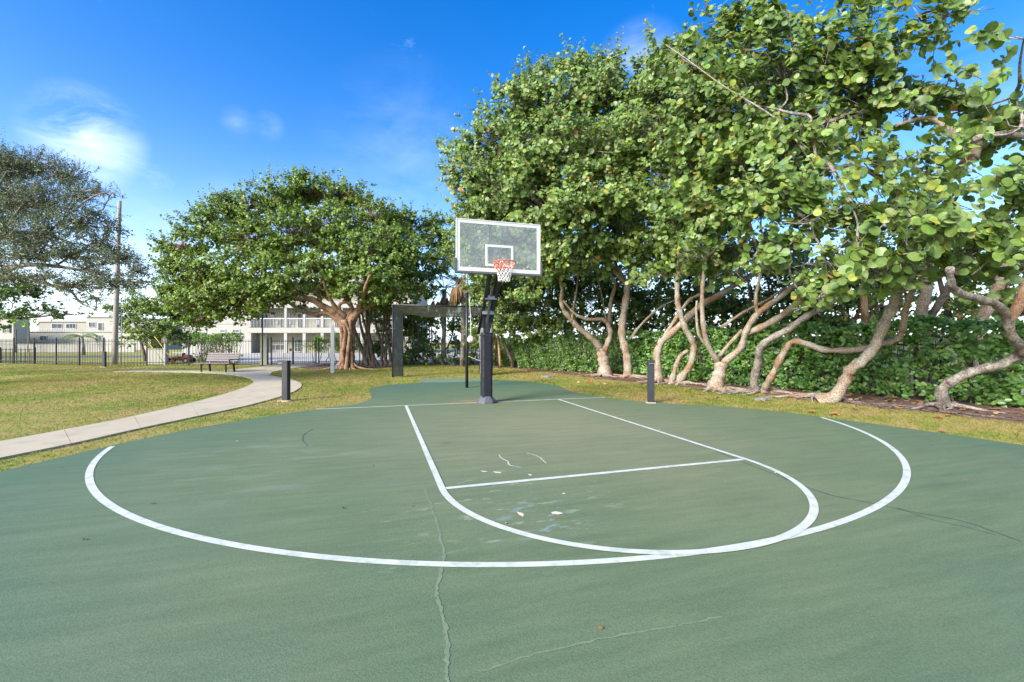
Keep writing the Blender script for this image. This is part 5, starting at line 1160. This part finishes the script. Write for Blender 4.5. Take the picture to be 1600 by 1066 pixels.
# surface roots running over the mulch
mb = MB()
for i in range(40):
    s_ = rng.random(); x = lerp(6.9, 8.6, s_)+rng.normal(0, .3); y = lerp(2.4, -4.2, s_)+rng.normal(0, .3); a = rng.uniform(PI*.9, PI*2.0); L_ = rng.uniform(.4, 1.3)
    P_ = smooth_path([(x, y, .03), (x+math.cos(a)*L_*.4, y+math.sin(a)*L_*.4, .05), (x+math.cos(a+.4)*L_*.8, y+math.sin(a+.4)*L_*.8, .025)], 4); mb.tube(P_, list(np.linspace(.018, .006, len(P_))), 5)
tag(mb.build('surface_roots', M['bark_dark']), 'thin roots and sticks lying over the mulch under the trunks', 'roots', kind='stuff')

n = 80; X = rng.uniform(-6, 6, n); Y = rng.uniform(-9, 5, n); k = in_poly(COURT, X, Y); X, Y = X[k], Y[k]; n = len(X)
Tt = np.array([(.5, .46, .36), (.3, .17, .08), (.1, .09, .07), (.42, .3, .12)])[rng.integers(0, 4, n)]
me = leaf_mesh('court_litter', T_FAR, np.c_[X, Y, np.full(n, .03)], np.c_[rng.normal(0, .3, (n, 2)), np.ones(n)], rng.normal(0, 1, (n, 3)), rng.uniform(.008, .03, n), Tt)
tag(link('court_litter', me, M['leaf']), 'tiny crumbs of leaf and grit scattered over the green court', 'litter', kind='stuff')
# =================================================================== UTILITY POLE, WIRES
ux, uy = -18.2, 24.0; dU = depth_of(ux, uy)
ub = at(178.5, 570, dU); ub[2] = 0; ut = at(187, 314, dU)
t = thing('utility_pole', 'tall weathered wooden utility pole outside the fence, top bare against the sky', 'utility pole', tuple(ub))
MB().tube(smooth_path([(0, 0, -.05), tuple((ut-ub)*.5), tuple(ut-ub)], 6), list(np.linspace(.16, .10, 13)), 14).build('pole', M['wood_pole'], t)
for k, (a_, b_) in enumerate((((182, 470), (258, 548)), ((187, 455), (275, 548)))):
    p0 = at(*a_, dU)-ub; p1 = at(*b_, dU)-ub; p1[2] = 0 if True else p1[2]; pm_ = lerp(p0, p1, .62)
    MB().tube([tuple(p0), tuple(pm_)], .010, 5).build('guy_wire', M['steel'], t)
    MB().tube([tuple(pm_), tuple(p1)], .018, 6).build('guy_guard', M['yellow'], t)
MB().tube([(.35, 0, 0), (.4, 0, 3.3)], .03, 8).build('conduit', M['steel'], t)
# birdhouse-like white post box
c = at(258, 560, 27.5); c[2] = 0
t = thing('lantern_post', 'white post with a small square lantern top beyond the fence near the red buggy', 'lamp post', tuple(c))
MB().box((0, 0, .7), (.1, .1, 1.4)).build('post', M['white_metal'], t, bevel=.005); MB().box((0, 0, 1.52), (.26, .26, .24), taper=1.15).build('lantern', M['stucco2'], t, bevel=.01); MB().box((0, 0, 1.67), (.34, .34, .05), taper=.7).build('roof', M['bark_dark'], t, bevel=.005)
c = at(246, 560, 28.5); c[2] = 0
t = thing('garden_wall', 'short white plastered wall stub beyond the fence under the bushy tree', 'wall', tuple(c), -YAW)
MB().box((0, 0, .48), (1.3, .25, .96)).build('wall', M['stucco'], t, bevel=.02); MB().box((0, 0, .985), (1.36, .31, .05)).build('coping', M['stucco'], t, bevel=.01)
# red buggy
c = at(280, 566, 29.5); c[2] = 0
t = thing('red_buggy', 'low red open buggy parked beyond the fence left of the bench', 'buggy', tuple(c), -YAW+.1); t.scale = (.8, .8, .8)
mb = MB(); V = [(-.95, 0, .28), (-.9, 0, .42), (-.55, 0, .52), (-.2, 0, .5), (.05, 0, .42), (.4, 0, .45), (.55, 0, .72), (.85, 0, .7), (.95, 0, .45), (.9, 0, .25)]
n = len(V); mb.add([(x, -.32, z) for x, y, z in V]+[(x, .32, z) for x, y, z in V], [tuple(range(n)), tuple(range(2*n-1, n-1, -1))]+[(i, (i+1) % n, n+(i+1) % n, n+i) for i in range(n)])
mb.build('body', M['red'], t, bevel=.03)
for x in (-.78, .78):
    for y in (-.42, .42):
        w_ = MB().tube([(x, y-.09, .25), (x, y+.09, .25)], .25, 18).build('wheel', M['rubber'], t, bevel=.02); MB().tube([(x, y-.1, .25), (x, y+.1, .25)], .1, 12).build('rim', M['steel'], w_)
mb = MB(); mb.box((.15, 0, .52), (.4, .4, .1)); mb.box((.36, 0, .7), (.1, .4, .35)); mb.build('seat', M['rubber'], t, bevel=.03)
MB().tube([(-.3, 0, .5), (-.08, 0, .72)], .02, 6).tube([(-.08+.03*math.sin(a), .15*math.cos(a), .72+.1*math.sin(a)) for a in np.linspace(0, 2*PI, 14, endpoint=False)], .014, 5, closed=True).build('steering_wheel', M['black'], t)

# =================================================================== BUILDINGS
class Bld:
    """local frame: x to the right in view, y away from the viewer, z up; origin at ground"""
    def __init__(s, name, label, px, dp, rz=0):
        c = at(px, 533, dp); s.dp = dp; s.px = px; s.t = thing(name, label, 'building', (c[0], c[1], 0), -YAW+rz); s.k = dp/F
    def X(s, px): return (px-s.px)*s.k
    def Z(s, py): return CAM[2]+(533-py)*s.k
    def box(s, name, x0, x1, y0, y1, z0, z1, mat, bevel=0): return MB().box(((x0+x1)/2, (y0+y1)/2, (z0+z1)/2), (x1-x0, y1-y0, z1-z0)).build(name, mat, s.t, bevel=bevel)
    def window(s, px0, px1, py0, py1, y, mull=1, rows=1):
        x0, x1, z1, z0 = s.X(px0), s.X(px1), s.Z(py0), s.Z(py1); mb = MB(); f = .07
        for (a, b, c, d) in ((x0-f, x1+f, z1, z1+f), (x0-f, x1+f, z0-f, z0), (x0-f, x0, z0+.001, z1-.001), (x1, x1+f, z0+.001, z1-.001)): mb.box(((a+b)/2, y-.02, (c+d)/2), (b-a, .14, d-c))
        for i in range(1, mull+1): xx = lerp(x0, x1, i/(mull+1)); mb.box((xx, y-.03, (z0+z1)/2), (.05, .06, z1-z0-.01))
        for i in range(1, rows): zz = lerp(z0, z1, i/rows); mb.box(((x0+x1)/2, y-.032, zz), (x1-x0-.01, .05, .045))
        w_ = mb.build('window', M['winframe'], s.t); MB().box(((x0+x1)/2, y-.003, (z0+z1)/2), (x1-x0, .03, z1-z0)).build('pane', M['winglass'], w_)
# centre apartment block
b = Bld('apartment_building', 'white apartment block with long balcony behind the gate and broad tree', 400, 56)
X, Z = b.X, b.Z
b.box('wall', X(285), X(388), 0, 12, 0, Z(440), M['stucco'])
b.box('wall', X(388.2), X(640), 1.8, 12, 0, Z(440), M['stucco2'])
b.box('balcony_slab', X(388.3), X(640), -.2, 1.79, Z(519), Z(511), M['stucco'], .02)
b.box('balcony_slab', X(388.3), X(640), -.2, 1.79, Z(480), Z(470), M['stucco'], .02)
b.box('roof', X(283), X(642), -.4, 12.4, Z(440)+.01, Z(435), M['stucco'], .03)
for px in (391, 447, 476, 504, 534, 566, 600, 636):
    b.box('column', X(px)-.2, X(px)+.2, -.15, .2, 0, Z(519.2), M['stucco'], .02); b.box('column', X(px)-.16, X(px)+.16, -.15, .15, Z(510.8), Z(480.2), M['stucco'], .02)
rl = b.box('railing', X(390), X(638), -.12, -.07, Z(497), Z(496), M['white_metal'])
for i in range(112):
    x = lerp(X(390), X(638), i/111); o = MB().box((x, -.095, (Z(510.8)+Z(497))/2), (.025, .025, Z(497)-Z(510.8))).build('baluster', M['white_metal'], b.t)
b.window(412, 434, 538, 546, 1.8, 2); b.window(450, 465, 529, 548, 1.8, 2, 3); b.window(482, 498, 530, 545, 1.8, 1, 2)
for px in (402, 428, 455, 485, 515, 545): b.window(px, px+14, 488, 510, 1.8, 1)
b.window(364, 374, 514, 523, 0, 1, 2); b.window(345, 352, 514, 518, 0, 0, 2); b.window(300, 312, 490, 500, 0, 1); b.window(330, 342, 490, 500, 0, 1)
b.box('wall_conduit', X(322), X(323), -.08, -.002, 0, Z(460), M['winframe']); b.box('string_course', X(285.3), X(387.9), -.05, -.002, Z(505), Z(504), M['stucco'])
for i, (px, lab) in enumerate(((424, 'grey slatted patio chair on the balcony, directly right of the lamp post'), (434, 'grey slatted patio chair on the balcony, second from the lamp post'), (457, 'grey slatted patio chair on the balcony between two columns'), (494, 'pale patio chair on the balcony farthest right'))):
    p = at(px, 533, 56.6); zf = Z(510.8); t = thing('patio_chair', lab, 'chair', (p[0], p[1], zf), -YAW+rng.uniform(-.5, .5))
    MB().box((0, 0, .42), (.55, .5, .06)).build('seat', M['greypad'] if i < 3 else M['winframe'], t, bevel=.01)
    for k in range(5): MB().box((-.22+k*.11, .25, .74), (.06, .03, .6)).build('back_slat', M['greypad'] if i < 3 else M['winframe'], t)
    for sx_ in (-1, 1):
        for sy_ in (-1, 1): MB().box((sx_*.24, sy_*.21, .2), (.04, .04, .4)).build('leg', M['greypad'], t)
# left white houses
b = Bld('white_house', 'long white two-storey house with roof terrace, beyond the palm at left', 90, 80)
X, Z = b.X, b.Z
b.box('wall', X(20), X(240), 0, 12, 0, Z(518), M['stucco'])
b.box('upper_wall', X(32), X(118), 3, 12, Z(518)+.01, Z(501), M['stucco2']); b.box('upper_wall', X(118.2), X(172), 2, 12, Z(518)+.01, Z(494), M['stucco'])
b.box('upper_wall', X(172.2), X(240), 2.4, 12, Z(518)+.01, Z(501), M['stucco2'])
for (a_, c_, y_, z_) in ((31, 118, 2.8, 501), (117.9, 172.4, 1.8, 494)): b.box('roof', X(a_), X(c_)-.01, y_, 12.2, Z(z_)+.01, Z(z_)+.25, M['stucco'], .03)
b.box('terrace_edge', X(19.5), X(240), -.15, .4, Z(518)+.01, Z(516.5), M['stucco'], .02)
for z_ in (512, 514.2): b.box('rail', X(28), X(116), -.03, .03, Z(z_), Z(z_)+.06, M['winframe'])
for i in range(24): b.box('rail_post', X(28+i*3.8)-.03, X(28+i*3.8)+.03, -.03, .03, Z(516.4), Z(512)-.01, M['winframe'])
b.window(55, 71, 504, 511, 3, 1); b.window(78, 93, 504, 511, 3, 2); b.window(114, 117, 502, 509, 3, 0)
b.window(123, 133, 502, 509, 2, 1); b.window(138, 145, 503, 514, 2, 0); b.window(63, 73, 524, 530, 0, 1); b.window(150, 160, 523, 532, 0, 1); b.window(30, 40, 524, 531, 0, 1)
b = Bld('white_house', 'tall white house front with black-shuttered window at the left edge', 0, 74)
X, Z = b.X, b.Z
b.box('wall', X(-90), X(21), 0, 2.5, 0, Z(497), M['stucco']); b.box('roof', X(-91), X(22), -.2, 2.7, Z(497)+.01, Z(495.5), M['stucco'], .03)
b.window(8, 15, 506, 518, 0, 1, 3)
for px in (6.2, 16.3): b.box('shutter', X(px)-.1, X(px)+.12, -.12, -.01, Z(518.5), Z(506), M['black'])
b.window(6, 17, 537, 543, 0, 2)
t = thing('garden_wall', 'long low white boundary wall in front of the far left houses', 'wall', tuple(float(v) for v in at(90, 533, 62)[:2])+(0,), -YAW)
MB().box((0, 0, .55), (22, .2, 1.1)).build('wall', M['stucco'], t, bevel=.02); MB().box((0, 0, 1.14), (22.1, .3, .07)).build('coping', M['stucco'], t, bevel=.01)
# white boundary wall far beyond the side hedge (seen through its gaps)
t = thing('boundary_wall', 'pale plastered boundary wall glimpsed through the hedge at the right', 'wall', (13.6, 8, 0), R(97))
MB().box((0, 0, .8), (46, .2, 1.6)).build('wall', M['stucco'], t, bevel=.02); MB().box((0, 0, 1.64), (46.1, .3, .07)).build('coping', M['stucco'], t, bevel=.01)
print('objects', len(bpy.data.objects))
